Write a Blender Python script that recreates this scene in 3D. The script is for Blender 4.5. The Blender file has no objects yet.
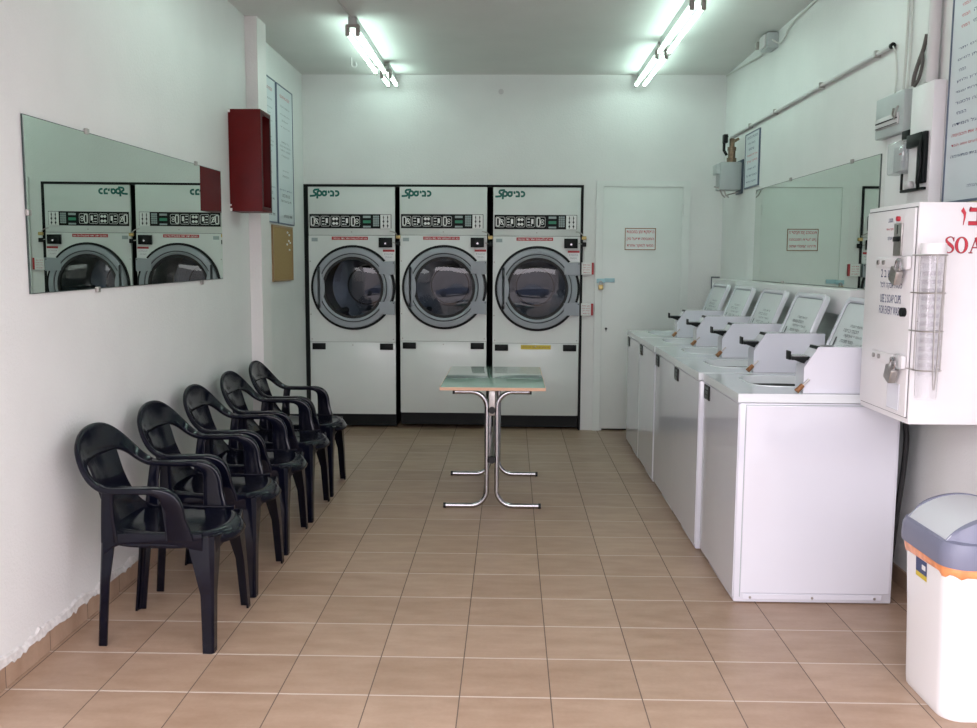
import bpy, bmesh, math, random
from math import sin, cos, pi, radians
from mathutils import Vector, Matrix
random.seed(7)
SC = bpy.context.scene
COL = SC.collection

# ------------------------------------------------------------------ materials
def _n(nt, t, **kw):
    n = nt.nodes.new(t)
    for k, v in kw.items():
        setattr(n, k, v)
    return n

def mat(name, col, rough=.5, metal=0.0, coat=0.0, noise=0.0, nscale=20, bump=0.0, bscale=60, spec=.5, coat_rough=.05):
    m = bpy.data.materials.new(name); m.use_nodes = True
    nt = m.node_tree; b = nt.nodes['Principled BSDF']
    b.inputs['Base Color'].default_value = (*col, 1)
    b.inputs['Roughness'].default_value = rough
    b.inputs['Metallic'].default_value = metal
    b.inputs['Coat Weight'].default_value = coat
    b.inputs['Coat Roughness'].default_value = coat_rough
    b.inputs['Specular IOR Level'].default_value = spec
    tc = _n(nt, 'ShaderNodeTexCoord')
    if noise:
        nz = _n(nt, 'ShaderNodeTexNoise'); nz.inputs['Scale'].default_value = nscale
        nz.inputs['Detail'].default_value = 4
        nt.links.new(tc.outputs['Object'], nz.inputs['Vector'])
        r = _n(nt, 'ShaderNodeValToRGB')
        r.color_ramp.elements[0].position = .3; r.color_ramp.elements[1].position = .7
        r.color_ramp.elements[0].color = (*[c*(1-noise) for c in col], 1)
        r.color_ramp.elements[1].color = (*[min(1, c*(1+noise)) for c in col], 1)
        nt.links.new(nz.outputs['Fac'], r.inputs['Fac'])
        nt.links.new(r.outputs['Color'], b.inputs['Base Color'])
    if bump:
        nz = _n(nt, 'ShaderNodeTexNoise'); nz.inputs['Scale'].default_value = bscale
        nz.inputs['Detail'].default_value = 3
        nt.links.new(tc.outputs['Object'], nz.inputs['Vector'])
        bp = _n(nt, 'ShaderNodeBump'); bp.inputs['Strength'].default_value = bump
        bp.inputs['Distance'].default_value = .01
        nt.links.new(nz.outputs['Fac'], bp.inputs['Height'])
        nt.links.new(bp.outputs['Normal'], b.inputs['Normal'])
    return m

def emis(name, col, s):
    m = bpy.data.materials.new(name); m.use_nodes = True
    b = m.node_tree.nodes['Principled BSDF']
    b.inputs['Base Color'].default_value = (.9, .9, .9, 1)
    b.inputs['Emission Color'].default_value = (*col, 1)
    b.inputs['Emission Strength'].default_value = s
    return m

def glassy(name, tint, f0=.05, rough=.0, diffuse=0.0):
    """clear sheet: Fresnel mix of a tinted transparent and a glossy lobe"""
    m = bpy.data.materials.new(name); m.use_nodes = True
    nt = m.node_tree; nt.nodes.clear()
    out = _n(nt, 'ShaderNodeOutputMaterial')
    tr = _n(nt, 'ShaderNodeBsdfTransparent'); tr.inputs['Color'].default_value = (*tint, 1)
    base = tr
    if diffuse:
        df = _n(nt, 'ShaderNodeBsdfDiffuse'); df.inputs['Color'].default_value = (.85, .85, .87, 1)
        mx0 = _n(nt, 'ShaderNodeMixShader'); mx0.inputs['Fac'].default_value = diffuse
        nt.links.new(tr.outputs[0], mx0.inputs[1]); nt.links.new(df.outputs[0], mx0.inputs[2]); base = mx0
    gl = _n(nt, 'ShaderNodeBsdfGlossy'); gl.inputs['Roughness'].default_value = rough
    gl.inputs['Color'].default_value = (1, 1, 1, 1)
    fr = _n(nt, 'ShaderNodeLayerWeight'); fr.inputs['Blend'].default_value = f0
    mp = _n(nt, 'ShaderNodeMath', operation='ADD'); mp.inputs[1].default_value = f0
    nt.links.new(fr.outputs['Fresnel'], mp.inputs[0])
    mx = _n(nt, 'ShaderNodeMixShader')
    nt.links.new(mp.outputs[0], mx.inputs['Fac'])
    nt.links.new(base.outputs[0], mx.inputs[1]); nt.links.new(gl.outputs[0], mx.inputs[2])
    nt.links.new(mx.outputs[0], out.inputs['Surface'])
    return m

M = {}
M['wall'] = mat('wall_paint', (.71, .715, .705), .55, noise=.025, nscale=3, bump=.25, bscale=90)
M['ceiling'] = mat('ceiling_paint', (.66, .665, .645), .7, noise=.03, nscale=2, bump=.15, bscale=70)
M['pillar'] = mat('pillar_paint', (.72, .70, .69), .5, noise=.02, nscale=3, bump=.2, bscale=70)
M['plastic'] = mat('black_plastic', (.0025, .003, .008), .11, noise=.25, nscale=14, bump=.03, bscale=25, spec=.26)
M['enamel'] = mat('white_enamel', (.66, .67, .73), .14, coat=.6, noise=.012, nscale=4)
M['enamel2'] = mat('top_enamel', (.68, .72, .74), .16, coat=.4, noise=.015, nscale=6)
M['dryer'] = mat('dryer_enamel', (.66, .69, .67), .3, coat=.2, noise=.015, nscale=5)
M['dryer_seam'] = mat('dryer_seam', (.16, .17, .16), .5)
M['grey'] = mat('grey_door_ring', (.29, .315, .345), .38, noise=.03, nscale=9, coat=.15)
M['groove'] = mat('dark_groove', (.035, .038, .042), .5)
M['black'] = mat('black_trim', (.004, .006, .006), .45, spec=.2)
M['rubber'] = mat('black_rubber', (.008, .008, .009), .6)
M['drum'] = mat('drum_steel', (.12, .13, .15), .33, metal=.7, noise=.12, nscale=12)
M['drumback'] = mat('drum_back', (.10, .11, .13), .42, metal=.4, noise=.1, nscale=8)
M['glass'] = glassy('dryer_glass', (.50, .55, .60), .035)
M['acryl'] = glassy('clear_plastic', (.97, .97, .98), .05, .15, .10)
M['acryl2'] = glassy('smoky_cover', (.85, .88, .88), .08, .1, .22)
M['chrome'] = mat('chrome', (.46, .46, .48), .2, metal=1.0)
M['steel'] = mat('brushed_steel', (.42, .40, .38), .38, metal=.9, noise=.15, nscale=30)
M['brass'] = mat('brass', (.50, .38, .16), .35, metal=.8, noise=.15, nscale=40)
M['rust'] = mat('rusty_brass', (.26, .12, .05), .55, metal=.4, noise=.35, nscale=60)
M['copper'] = mat('copper_fitting', (.20, .15, .10), .4, metal=.8, noise=.3, nscale=40)
M['green_top'] = mat('laminate_green', (.33, .46, .40), .10, coat=.5, noise=.03, nscale=20, spec=.6)
M['edge'] = mat('laminate_edge', (.66, .40, .27), .5)
M['red'] = mat('red_paint', (.10, .0022, .003), .4, noise=.12, nscale=7, spec=.25)
M['red_in'] = mat('red_paint_inside', (.05, .002, .003), .5, spec=.2)
M['redink'] = mat('red_ink', (.52, .03, .05), .5)
M['redstrip'] = mat('red_strip', (.42, .025, .03), .4)
M['navy'] = mat('navy_ink', (.05, .07, .17), .5)
M['blackink'] = mat('black_ink', (.03, .032, .04), .5)
M['greyink'] = mat('grey_ink', (.16, .18, .20), .5)
M['teal'] = mat('teal_ink', (.0, .12, .095), .4)
M['white'] = mat('white_label', (.78, .78, .77), .45)
M['paper'] = mat('blueish_paper', (.60, .65, .68), .35, coat=.2)
M['frame_dk'] = mat('dark_frame', (.05, .07, .10), .4)
M['frame_mid'] = mat('slate_frame', (.10, .13, .19), .4)
M['green'] = mat('green_display', (.02, .22, .12), .4)
M['keypad'] = mat('keypad', (.30, .36, .36), .45)
M['yellow'] = mat('yellow_label', (.62, .47, .03), .45)
M['cork'] = mat('cork', (.34, .22, .09), .8, noise=.15, nscale=90)
M['wood'] = mat('wood_frame', (.32, .20, .10), .5)
M['pipe'] = mat('grey_pvc', (.56, .55, .55), .35)
M['greybox'] = mat('grey_box', (.42, .46, .46), .4, noise=.02)
M['whitebox'] = mat('white_painted_metal', (.76, .75, .76), .35, noise=.02, nscale=6, coat=.1)
M['cable'] = mat('white_cable', (.55, .55, .52), .5)
M['dkcable'] = mat('dark_cable', (.09, .08, .075), .5)
M['binbody'] = mat('bin_plastic', (.80, .79, .80), .32, coat=.1)
M['binlid'] = mat('bin_lid_blue_grey', (.17, .18, .25), .42, bump=.08, bscale=200)
M['binflap'] = mat('bin_flap_grey', (.50, .52, .54), .38, bump=.06, bscale=200)
M['bag'] = mat('orange_bag', (.80, .30, .12), .3, noise=.2, nscale=30, coat=.3)
M['doorpaint'] = mat('door_paint', (.70, .73, .71), .35, noise=.02, nscale=4, coat=.1)
M['cyan'] = mat('cyan_hasp', (.34, .54, .60), .4)
M['dark'] = mat('painted_shade', (.01, .01, .01), .8)
M['lamp_body'] = mat('lamp_housing', (.42, .43, .42), .4)
M['lampholder'] = mat('lamp_holder', (.28, .26, .24), .5)
M['tube'] = emis('tube_glow', (.72, 1.0, .885), 13.5)
M['plaster'] = mat('chipped_plaster', (.60, .58, .56), .8, noise=.15, nscale=40)
M['pavement'] = mat('pavement', (.36, .34, .34), .8, noise=.1, nscale=8)
M['carblue'] = mat('car_paint', (.06, .08, .14), .25, coat=.6)
M['carglass'] = mat('car_glass', (.30, .35, .42), .08, spec=.9)

def mirror_mat():
    m = bpy.data.materials.new('mirror_silver'); m.use_nodes = True
    b = m.node_tree.nodes['Principled BSDF']
    b.inputs['Base Color'].default_value = (.66, .74, .68, 1)
    b.inputs['Metallic'].default_value = 1; b.inputs['Roughness'].default_value = .0
    return m
M['mirror'] = mirror_mat()
M['mirror_edge'] = mat('mirror_edge', (.03, .05, .045), .3)

def tile_mat(name, shift, ax=(0, 1), size=.33):
    """square beige ceramic tiles; joints along the depth are dark, across it pale (grazing light painted in)"""
    m = bpy.data.materials.new(name); m.use_nodes = True
    nt = m.node_tree; b = nt.nodes['Principled BSDF']; L = nt.links.new
    tc = _n(nt, 'ShaderNodeTexCoord')
    sp = _n(nt, 'ShaderNodeSeparateXYZ'); L(tc.outputs['Object'], sp.inputs[0])
    def math_(op, a, bb=None):
        n = _n(nt, 'ShaderNodeMath', operation=op)
        for i, v in enumerate((a, bb)):
            if v is None: continue
            if isinstance(v, (int, float)): n.inputs[i].default_value = v
            else: L(v, n.inputs[i])
        return n.outputs[0]
    g = []
    ids = []
    for k in (0, 1):
        u = math_('DIVIDE', math_('ADD', sp.outputs[ax[k]], shift[k]), size)
        f = math_('FRACT', u); ids.append(math_('FLOOR', u))
        d = math_('ABSOLUTE', math_('SUBTRACT', f, .5))
        g.append(math_('SUBTRACT', .5, d))       # 0 on the joint
    cb = _n(nt, 'ShaderNodeCombineXYZ'); L(ids[0], cb.inputs[0]); L(ids[1], cb.inputs[1])
    wn = _n(nt, 'ShaderNodeTexWhiteNoise'); wn.noise_dimensions = '2D'; L(cb.outputs[0], wn.inputs['Vector'])
    n1 = _n(nt, 'ShaderNodeTexNoise'); n1.inputs['Scale'].default_value = 5; n1.inputs['Detail'].default_value = 6
    mp = _n(nt, 'ShaderNodeMapping'); mp.inputs['Scale'].default_value = (1, 3.2, 1)
    L(tc.outputs['Object'], mp.inputs[0])
    ad = _n(nt, 'ShaderNodeVectorMath', operation='ADD'); L(mp.outputs[0], ad.inputs[0]); L(wn.outputs['Color'], ad.inputs[1])
    L(ad.outputs[0], n1.inputs['Vector'])
    n2 = _n(nt, 'ShaderNodeTexNoise'); n2.inputs['Scale'].default_value = 60; n2.inputs['Detail'].default_value = 3
    L(tc.outputs['Object'], n2.inputs['Vector'])
    r = _n(nt, 'ShaderNodeValToRGB'); e = r.color_ramp.elements
    e[0].position = .25; e[0].color = (.285, .185, .122, 1); e[1].position = .75; e[1].color = (.40, .28, .20, 1)
    s = math_('ADD', math_('MULTIPLY', n1.outputs['Fac'], .75), math_('MULTIPLY', n2.outputs['Fac'], .25))
    s = math_('ADD', s, math_('MULTIPLY', math_('SUBTRACT', wn.outputs['Value'], .5), .22))
    L(s, r.inputs['Fac'])
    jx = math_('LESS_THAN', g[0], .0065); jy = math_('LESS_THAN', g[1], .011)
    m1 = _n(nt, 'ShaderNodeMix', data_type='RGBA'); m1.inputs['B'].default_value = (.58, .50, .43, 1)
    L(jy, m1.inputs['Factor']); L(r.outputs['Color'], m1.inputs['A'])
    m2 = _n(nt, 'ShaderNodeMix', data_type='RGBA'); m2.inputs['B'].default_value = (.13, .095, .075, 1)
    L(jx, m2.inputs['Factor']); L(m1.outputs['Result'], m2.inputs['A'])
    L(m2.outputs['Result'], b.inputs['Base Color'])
    j = math_('MAXIMUM', jx, jy)
    rr = math_('ADD', math_('MULTIPLY', n2.outputs['Fac'], .06), .36)
    rr = math_('MAXIMUM', rr, math_('MULTIPLY', j, .8)); L(rr, b.inputs['Roughness'])
    h = math_('SUBTRACT', math_('MULTIPLY', n2.outputs['Fac'], .12), j)
    bp = _n(nt, 'ShaderNodeBump'); bp.inputs['Strength'].default_value = .35; bp.inputs['Distance'].default_value = .002
    L(h, bp.inputs['Height']); L(bp.outputs['Normal'], b.inputs['Normal'])
    return m
# camera fit gave the tile grid: joints at x = n*.33 - .173, y = m*.33 + .2244
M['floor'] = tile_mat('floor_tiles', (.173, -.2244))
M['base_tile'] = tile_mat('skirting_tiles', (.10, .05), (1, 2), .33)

# ------------------------------------------------------------------ mesh builder
class MB:
    def __init__(s): s.v = []; s.f = []; s.m = []; s.mi = 0
    def add(s, vs, fs):
        o = len(s.v); s.v += [tuple(p) for p in vs]
        s.f += [tuple(i+o for i in f) for f in fs]; s.m += [s.mi]*len(fs); return s
    def box(s, x0, x1, y0, y1, z0, z1):
        vs = [(x, y, z) for x in (x0, x1) for y in (y0, y1) for z in (z0, z1)]
        return s.add(vs, [(0, 1, 3, 2), (4, 6, 7, 5), (0, 4, 5, 1), (2, 3, 7, 6), (0, 2, 6, 4), (1, 5, 7, 3)])
    def rbox(s, x0, x1, y0, y1, z0, z1, r=.005, seg=2):
        bm = bmesh.new(); bmesh.ops.create_cube(bm, size=1)
        for v in bm.verts:
            v.co = Vector(((x0+x1)/2+v.co.x*(x1-x0), (y0+y1)/2+v.co.y*(y1-y0), (z0+z1)/2+v.co.z*(z1-z0)))
        bmesh.ops.bevel(bm, geom=list(bm.edges), offset=r, segments=seg, affect='EDGES', profile=.5)
        bm.verts.index_update()
        s.add([v.co[:] for v in bm.verts], [[v.index for v in f.verts] for f in bm.faces]); bm.free(); return s
    def loft(s, rings, close=True, cap=True):
        n = len(rings[0]); vs = [p for r in rings for p in r]; fs = []
        for i in range(len(rings)-1):
            for j in range(n if close else n-1):
                k = (j+1) % n; fs.append((i*n+j, i*n+k, (i+1)*n+k, (i+1)*n+j))
        if cap and close:
            fs.append(tuple(range(n))[::-1]); fs.append(tuple((len(rings)-1)*n+j for j in range(n)))
        return s.add(vs, fs)
    def cyl(s, p0, p1, r, r1=None, n=16):
        return s.tube([p0, p1], [r, r if r1 is None else r1], n)
    def tube(s, pts, r, n=10, cap=True):
        P = [Vector(p) for p in pts]; R_ = r if isinstance(r, (list, tuple)) else [r]*len(P)
        rings = []; ref = None
        for i, p in enumerate(P):
            t = (P[min(i+1, len(P)-1)]-P[max(i-1, 0)]).normalized()
            if ref is None:
                ref = t.orthogonal().normalized()
            ref = (ref - t*ref.dot(t))
            if ref.length < 1e-6: ref = t.orthogonal()
            ref.normalize(); b = t.cross(ref)
            rings.append([tuple(p+(ref*cos(2*pi*k/n)+b*sin(2*pi*k/n))*R_[i]) for k in range(n)])
        return s.loft(rings, True, cap)
    def prism(s, poly, ax, d0, d1):
        """poly in the two axes other than ax, extruded along ax"""
        def P(a, b, d):
            return {0: (d, a, b), 1: (a, d, b), 2: (a, b, d)}[ax]
        return s.loft([[P(a, b, d0) for a, b in poly], [P(a, b, d1) for a, b in poly]])
    def holeplate(s, outer, inner, ax, d0, d1):
        """plate with a hole: outer and inner are equally long rings in 2D"""
        def P(a, b, d):
            return {0: (d, a, b), 1: (a, d, b), 2: (a, b, d)}[ax]
        n = len(outer)
        vs = [P(*p, d) for d in (d0, d1) for ring in (outer, inner) for p in ring]; fs = []
        for j in range(n):
            k = (j+1) % n
            fs += [(j, k, n+k, n+j), (2*n+j, 3*n+j, 3*n+k, 2*n+k), (j, 2*n+j, 2*n+k, k), (n+j, n+k, 3*n+k, 3*n+j)]
        return s.add(vs, fs)
    def build(s, name, mats, parent=None, smooth=True, angle=35, kind=None, origin=None):
        if not isinstance(mats, (list, tuple)): mats = [mats]
        if parent is not None: o = world_of(parent)
        elif origin is not None: o = Vector(origin)
        else:
            xs = [p[0] for p in s.v]; ys = [p[1] for p in s.v]; zs = [p[2] for p in s.v]
            o = Vector(((min(xs)+max(xs))/2, (min(ys)+max(ys))/2, min(zs)))
        me = bpy.data.meshes.new(name)
        me.from_pydata([(p[0]-o.x, p[1]-o.y, p[2]-o.z) for p in s.v], [], s.f)
        bm = bmesh.new(); bm.from_mesh(me); bmesh.ops.recalc_face_normals(bm, faces=bm.faces); bm.to_mesh(me); bm.free()
        for mm in mats: me.materials.append(M[mm])
        me.polygons.foreach_set('material_index', s.m)
        if smooth:
            me.polygons.foreach_set('use_smooth', [True]*len(me.polygons)); me.set_sharp_from_angle(angle=radians(angle))
        me.update()
        ob = bpy.data.objects.new(name, me); COL.objects.link(ob)
        if parent is not None: ob.parent = parent
        else: ob.location = o
        if kind: ob['kind'] = kind
        return ob

def world_of(o):
    v = Vector((0, 0, 0))
    while o is not None: v = v+Vector(o.location); o = o.parent
    return v

def thing(name, loc, label, cat, group=None):
    o = bpy.data.objects.new(name, None); COL.objects.link(o); o.location = loc; o.empty_display_size = .1
    return tag(o, label, cat, group)
def tag(o, label, cat, group=None):
    o['label'] = label; o['category'] = cat
    if group: o['group'] = group
    return o
def dup(root, loc, label, group=None, rotz=None):
    def cp(o, par):
        c = o.copy(); COL.objects.link(c); c.parent = par
        for ch in [k for k in bpy.data.objects if k.parent == o]: cp(ch, c)
        return c
    r = cp(root, None); r.location = loc; r['label'] = label
    if rotz is not None: r.rotation_euler[2] = rotz
    if group: r['group'] = group
    return r

def ring2(cx, cz, rx, rz=None, n=48, a0=0.0):
    rz = rx if rz is None else rz
    return [(cx+rx*cos(a0+2*pi*k/n), cz+rz*sin(a0+2*pi*k/n)) for k in range(n)]
def sq2(cx, cz, x0, x1, z0, z1, n=48):
    """points on a rectangle at the same angles as ring2 (n divisible by 8), corners snapped"""
    out = []
    for k in range(n):
        a = 2*pi*k/n; dx, dz = cos(a), sin(a)
        t = min(((x1-cx)/dx if dx > 1e-9 else (x0-cx)/dx if dx < -1e-9 else 1e9),
                ((z1-cz)/dz if dz > 1e-9 else (z0-cz)/dz if dz < -1e-9 else 1e9))
        out.append([cx+dx*t, cz+dz*t])
    for X in (x0, x1):
        for Z in (z0, z1):
            a = math.atan2(Z-cz, X-cx) % (2*pi); k = round(a/(2*pi)*n) % n
            out[k] = [X, Z]
    return [tuple(p) for p in out]
def rrect(x0, x1, z0, z1, r, n=6):
    pts = []
    for (cx, cz, a) in ((x1-r, z1-r, 0), (x0+r, z1-r, pi/2), (x0+r, z0+r, pi), (x1-r, z0+r, 3*pi/2)):
        for k in range(n+1): pts.append((cx+r*cos(a+pi/2*k/n), cz+r*sin(a+pi/2*k/n)))
    return pts
def catmull(P, n=6):
    P = [Vector(p) for p in P]; out = []
    for i in range(len(P)-1):
        a, b, c, d = P[max(i-1, 0)], P[i], P[i+1], P[min(i+2, len(P)-1)]
        for k in range(n):
            t = k/n
            out.append(.5*((2*b)+(c-a)*t+(2*a-5*b+4*c-d)*t*t+(3*b-a-3*c+d)*t**3))
    out.append(P[-1]); return out

# ------------------------------------------------------------------ lettering (built-in font, turned to mesh)
_tc = {}
def text_geo(s, bold=0.0):
    if (s, bold) in _tc: return _tc[(s, bold)]
    c = bpy.data.curves.new('t', 'FONT'); c.body = s; c.size = 1; c.resolution_u = 3; c.offset = bold
    o = bpy.data.objects.new('t', c); COL.objects.link(o)
    dg = bpy.context.evaluated_depsgraph_get(); dg.update()
    me = bpy.data.meshes.new_from_object(o.evaluated_get(dg))
    vs = [(v.co.x, v.co.y) for v in me.vertices]; fs = [tuple(p.vertices) for p in me.polygons]
    bpy.data.objects.remove(o); bpy.data.curves.remove(c); bpy.data.meshes.remove(me)
    _tc[(s, bold)] = (vs, fs); return vs, fs
def heb(s): return s[::-1]          # visual order
def put_text(mb, s, o, u, w, width=None, height=None, bold=0.0, align='c'):
    """lettering on a plane: o = centre, u = reading direction, w = up; fitted to width x height"""
    vs, fs = text_geo(s, bold)
    if not vs: return
    x0 = min(v[0] for v in vs); x1 = max(v[0] for v in vs); y0 = min(v[1] for v in vs); y1 = max(v[1] for v in vs)
    sy = height/(y1-y0) if height else None; sx = width/(x1-x0) if width else sy
    if sy is None: sy = sx
    o = Vector(o); u = Vector(u); w = Vector(w)
    cx = {'c': (x0+x1)/2, 'l': x0, 'r': x1}[align]
    mb.add([o+u*((x-cx)*sx)+w*((y-(y0+y1)/2)*sy) for x, y in vs], fs)

def stroke(mb, pts, w, o, u, up):
    """flat pen stroke through 2-D points with per-point width, lying on a plane"""
    o = Vector(o); u = Vector(u); up = Vector(up)
    P = [Vector((p[0], p[1])) for p in pts]; W = w if isinstance(w, (list, tuple)) else [w]*len(P)
    L_, R_ = [], []
    for i, p in enumerate(P):
        t = (P[min(i+1, len(P)-1)]-P[max(i-1, 0)]); t.normalize(); nn = Vector((-t.y, t.x))
        a = p+nn*W[i]/2; b = p-nn*W[i]/2
        L_.append(o+u*a.x+up*a.y); R_.append(o+u*b.x+up*b.y)
    n = len(P); mb.add(L_+R_, [(i, i+1, n+i+1, n+i) for i in range(n-1)])
def arc(cx, cy, rx, ry, a0, a1, n=14):
    return [(cx+rx*cos(radians(a0+(a1-a0)*k/n)), cy+ry*sin(radians(a0+(a1-a0)*k/n))) for k in range(n+1)]

# ================================================================== SETTING
XL, XLR, XR, YB, ZC, YF = -1.85, -1.905, 1.925, 8.57, 3.24, 1.3
def struct(name, mb, m, **k): return mb.build(name, m, kind='structure', **k)
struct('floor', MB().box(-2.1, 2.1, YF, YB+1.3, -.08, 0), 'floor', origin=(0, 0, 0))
struct('ceiling', MB().box(-2.1, 2.1, YF, YB+.2, ZC, ZC+.12), 'ceiling')
struct('wall_left', MB().box(XL-.2, XL, YF, 6.56, 0, ZC).box(XLR-.2, XLR, 6.79, YB, 0, ZC), 'wall')
# pillar standing proud of the left wall
struct('wall_pillar', MB().box(XLR-.1, -1.765, 6.56, 6.79, 0, ZC), 'pillar')
struct('wall_right', MB().box(XR, XR+.2, YF, YB, 0, ZC), 'wall')
OX0, OX1, OZ = -1.905, .660, 2.262
DX0, DX1, DZ = .785, 1.615, 2.29
wb = MB()
wb.box(-2.1, 2.1, YB, YB+.14, DZ, ZC).box(OX0, DX0, YB, YB+.14, OZ, DZ).box(OX1, DX0, YB, YB+.14, 0, OZ)
wb.box(DX1, 2.1, YB, YB+.14, 0, DZ).box(-2.1, OX0, YB, YB+.14, 0, DZ)
struct('wall_back', wb, 'wall')
struct('wall_front', MB().box(-2.1, 2.1, YF-.2, YF, 2.75, ZC), 'wall')
# dark lining of the dryer niche
tr = MB()
tr.box(OX0, OX0+.034, YB-.012, YB+1.15, 0, OZ).box(OX1-.018, OX1, YB-.012, YB+1.15, 0, OZ)
tr.box(OX0+.034, OX1-.018, YB-.012, YB+1.15, OZ-.022, OZ)
tr.box(OX0, OX1, YB+1.15, YB+1.17, 0, OZ)
struct('trim_1', tr, 'black')
# skirting
def skirting(name, x0, x1, y0, y1):
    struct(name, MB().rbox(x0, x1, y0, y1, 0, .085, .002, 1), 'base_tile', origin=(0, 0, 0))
skirting('baseboard_left', XL, XL+.012, YF, 6.56)
skirting('baseboard_right', XR-.012, XR, YF, YB)
# ragged plaster edge over the left skirting
pl = MB(); random.seed(3)
N = 260; y0, y1 = 1.2, 6.5
top, bot = [], []
for i in range(N+1):
    y = y0+(y1-y0)*i/N
    k = 1.0 if y < 4.4 else .45
    top.append((y, .098+k*(.020*abs(sin(i*.21))+random.uniform(0, .012))))
    bot.append((y, .088-k*random.choice((0, 0, .004, .012, .018))*random.random()))
vs = []; fs = []
for i in range(N+1):
    vs += [(XL+.0005, *top[i]), (XL+.010, top[i][0], top[i][1]-.008), (XL+.0155, bot[i][0], max(bot[i][1], .07)), (XL+.0125, bot[i][0], bot[i][1]-.002)]
for i in range(N):
    for j in range(3): fs.append((4*i+j, 4*i+j+1, 4*i+5+j, 4*i+4+j))
pl.add(vs, fs)
struct('trim_2', pl, 'plaster')
struct('pavement', MB().box(-14, 14, -16, YF, -.14, -.02), 'pavement')

# door in the back wall
d = thing('door_1', ((DX0+DX1)/2, YB, 0), '', ''); del d['label']; del d['category']; d['kind'] = 'structure'
fr = MB()
for (a, b, y) in ((0, .055, YB-.018), (.055, .075, YB-.002)):
    fr.box(DX0+a-.01 if a == 0 else DX0+a, DX0+b, y, YB+.1, 0, DZ+(.01 if a == 0 else -a))
    fr.box(DX1-b, DX1-a+(.01 if a == 0 else 0), y, YB+.1, 0, DZ+(.01 if a == 0 else -a))
    fr.box(DX0+b, DX1-b, y, YB+.1, DZ-b*.75, DZ+(.01 if a == 0 else -a*.75))
fr.build('door_frame', 'doorpaint', d)
MB().rbox(DX0+.052, DX1-.052, YB-.010, YB+.03, .018, DZ-.042, .004).build('door_leaf', 'doorpaint', d)
MB().box(DX0+.05, DX1-.05, YB+.04, YB+.12, 0, DZ-.04).build('door_backing', 'dark', d)  # dark sheet painting the shade in the gap under the door
MB().cyl((.885, YB-.010, .955), (.885, YB-.016, .955), .011, n=14).box(.882, .888, YB-.018, YB-.0095, .93, .95).build('keyhole', 'blackink', d)
hg = MB()
for z in (.4, 1.25, 2.0): hg.cyl((DX1-.055, YB-.016, z), (DX1-.055, YB-.016, z+.09), .008, n=10)
hg.build('hinge', 'doorpaint', d)

# ================================================================== DRYERS
def logo(mb, o, w):
    """green cursive laundry wordmark, w wide"""
    s = w/100.0; u = (1, 0, 0); up = (0, 0, 1)
    def S(pts, wd): stroke(mb, [(p[0]*s, p[1]*s) for p in pts], [q*s for q in wd] if isinstance(wd, list) else wd*s*1.3, o, u, up)
    # lamed like a long tailed S
    S([(0, 9), (6, 9), (12, 9.5)]+arc(14, 15, 6.5, 5.5, -70, 60, 10)+arc(20, 24, 6, 6, 215, 80, 10)+[(26, 30.5), (33, 30.5)], 5.2)
    # qof like a p
    S([(27, 24), (26.2, 14), (25.5, 0)], 5.2)
    S(arc(33, 18, 7.5, 7.5, 150, -120, 18)+[(27, 11.5)], 5.2)
    # samekh
    S(arc(50, 17.5, 6.5, 7, 0, 360, 22), 5.2)
    S([(55, 24), (59, 25)], 4.5)
    # yod
    S([(62, 25), (65.5, 24), (65.5, 18)], 5)
    # bet
    S([(70, 25), (76, 24.6)]+arc(76, 18, 5, 6.4, 85, -10, 6)+[(80.6, 10.2)], 5)
    S([(69, 10), (76, 10), (83.5, 10)], 4.8)
    # kaf
    S([(87, 25), (92, 25)]+arc(92, 17.5, 7, 7.4, 85, -85, 12)+[(92, 10), (87, 10)], 5)

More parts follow.
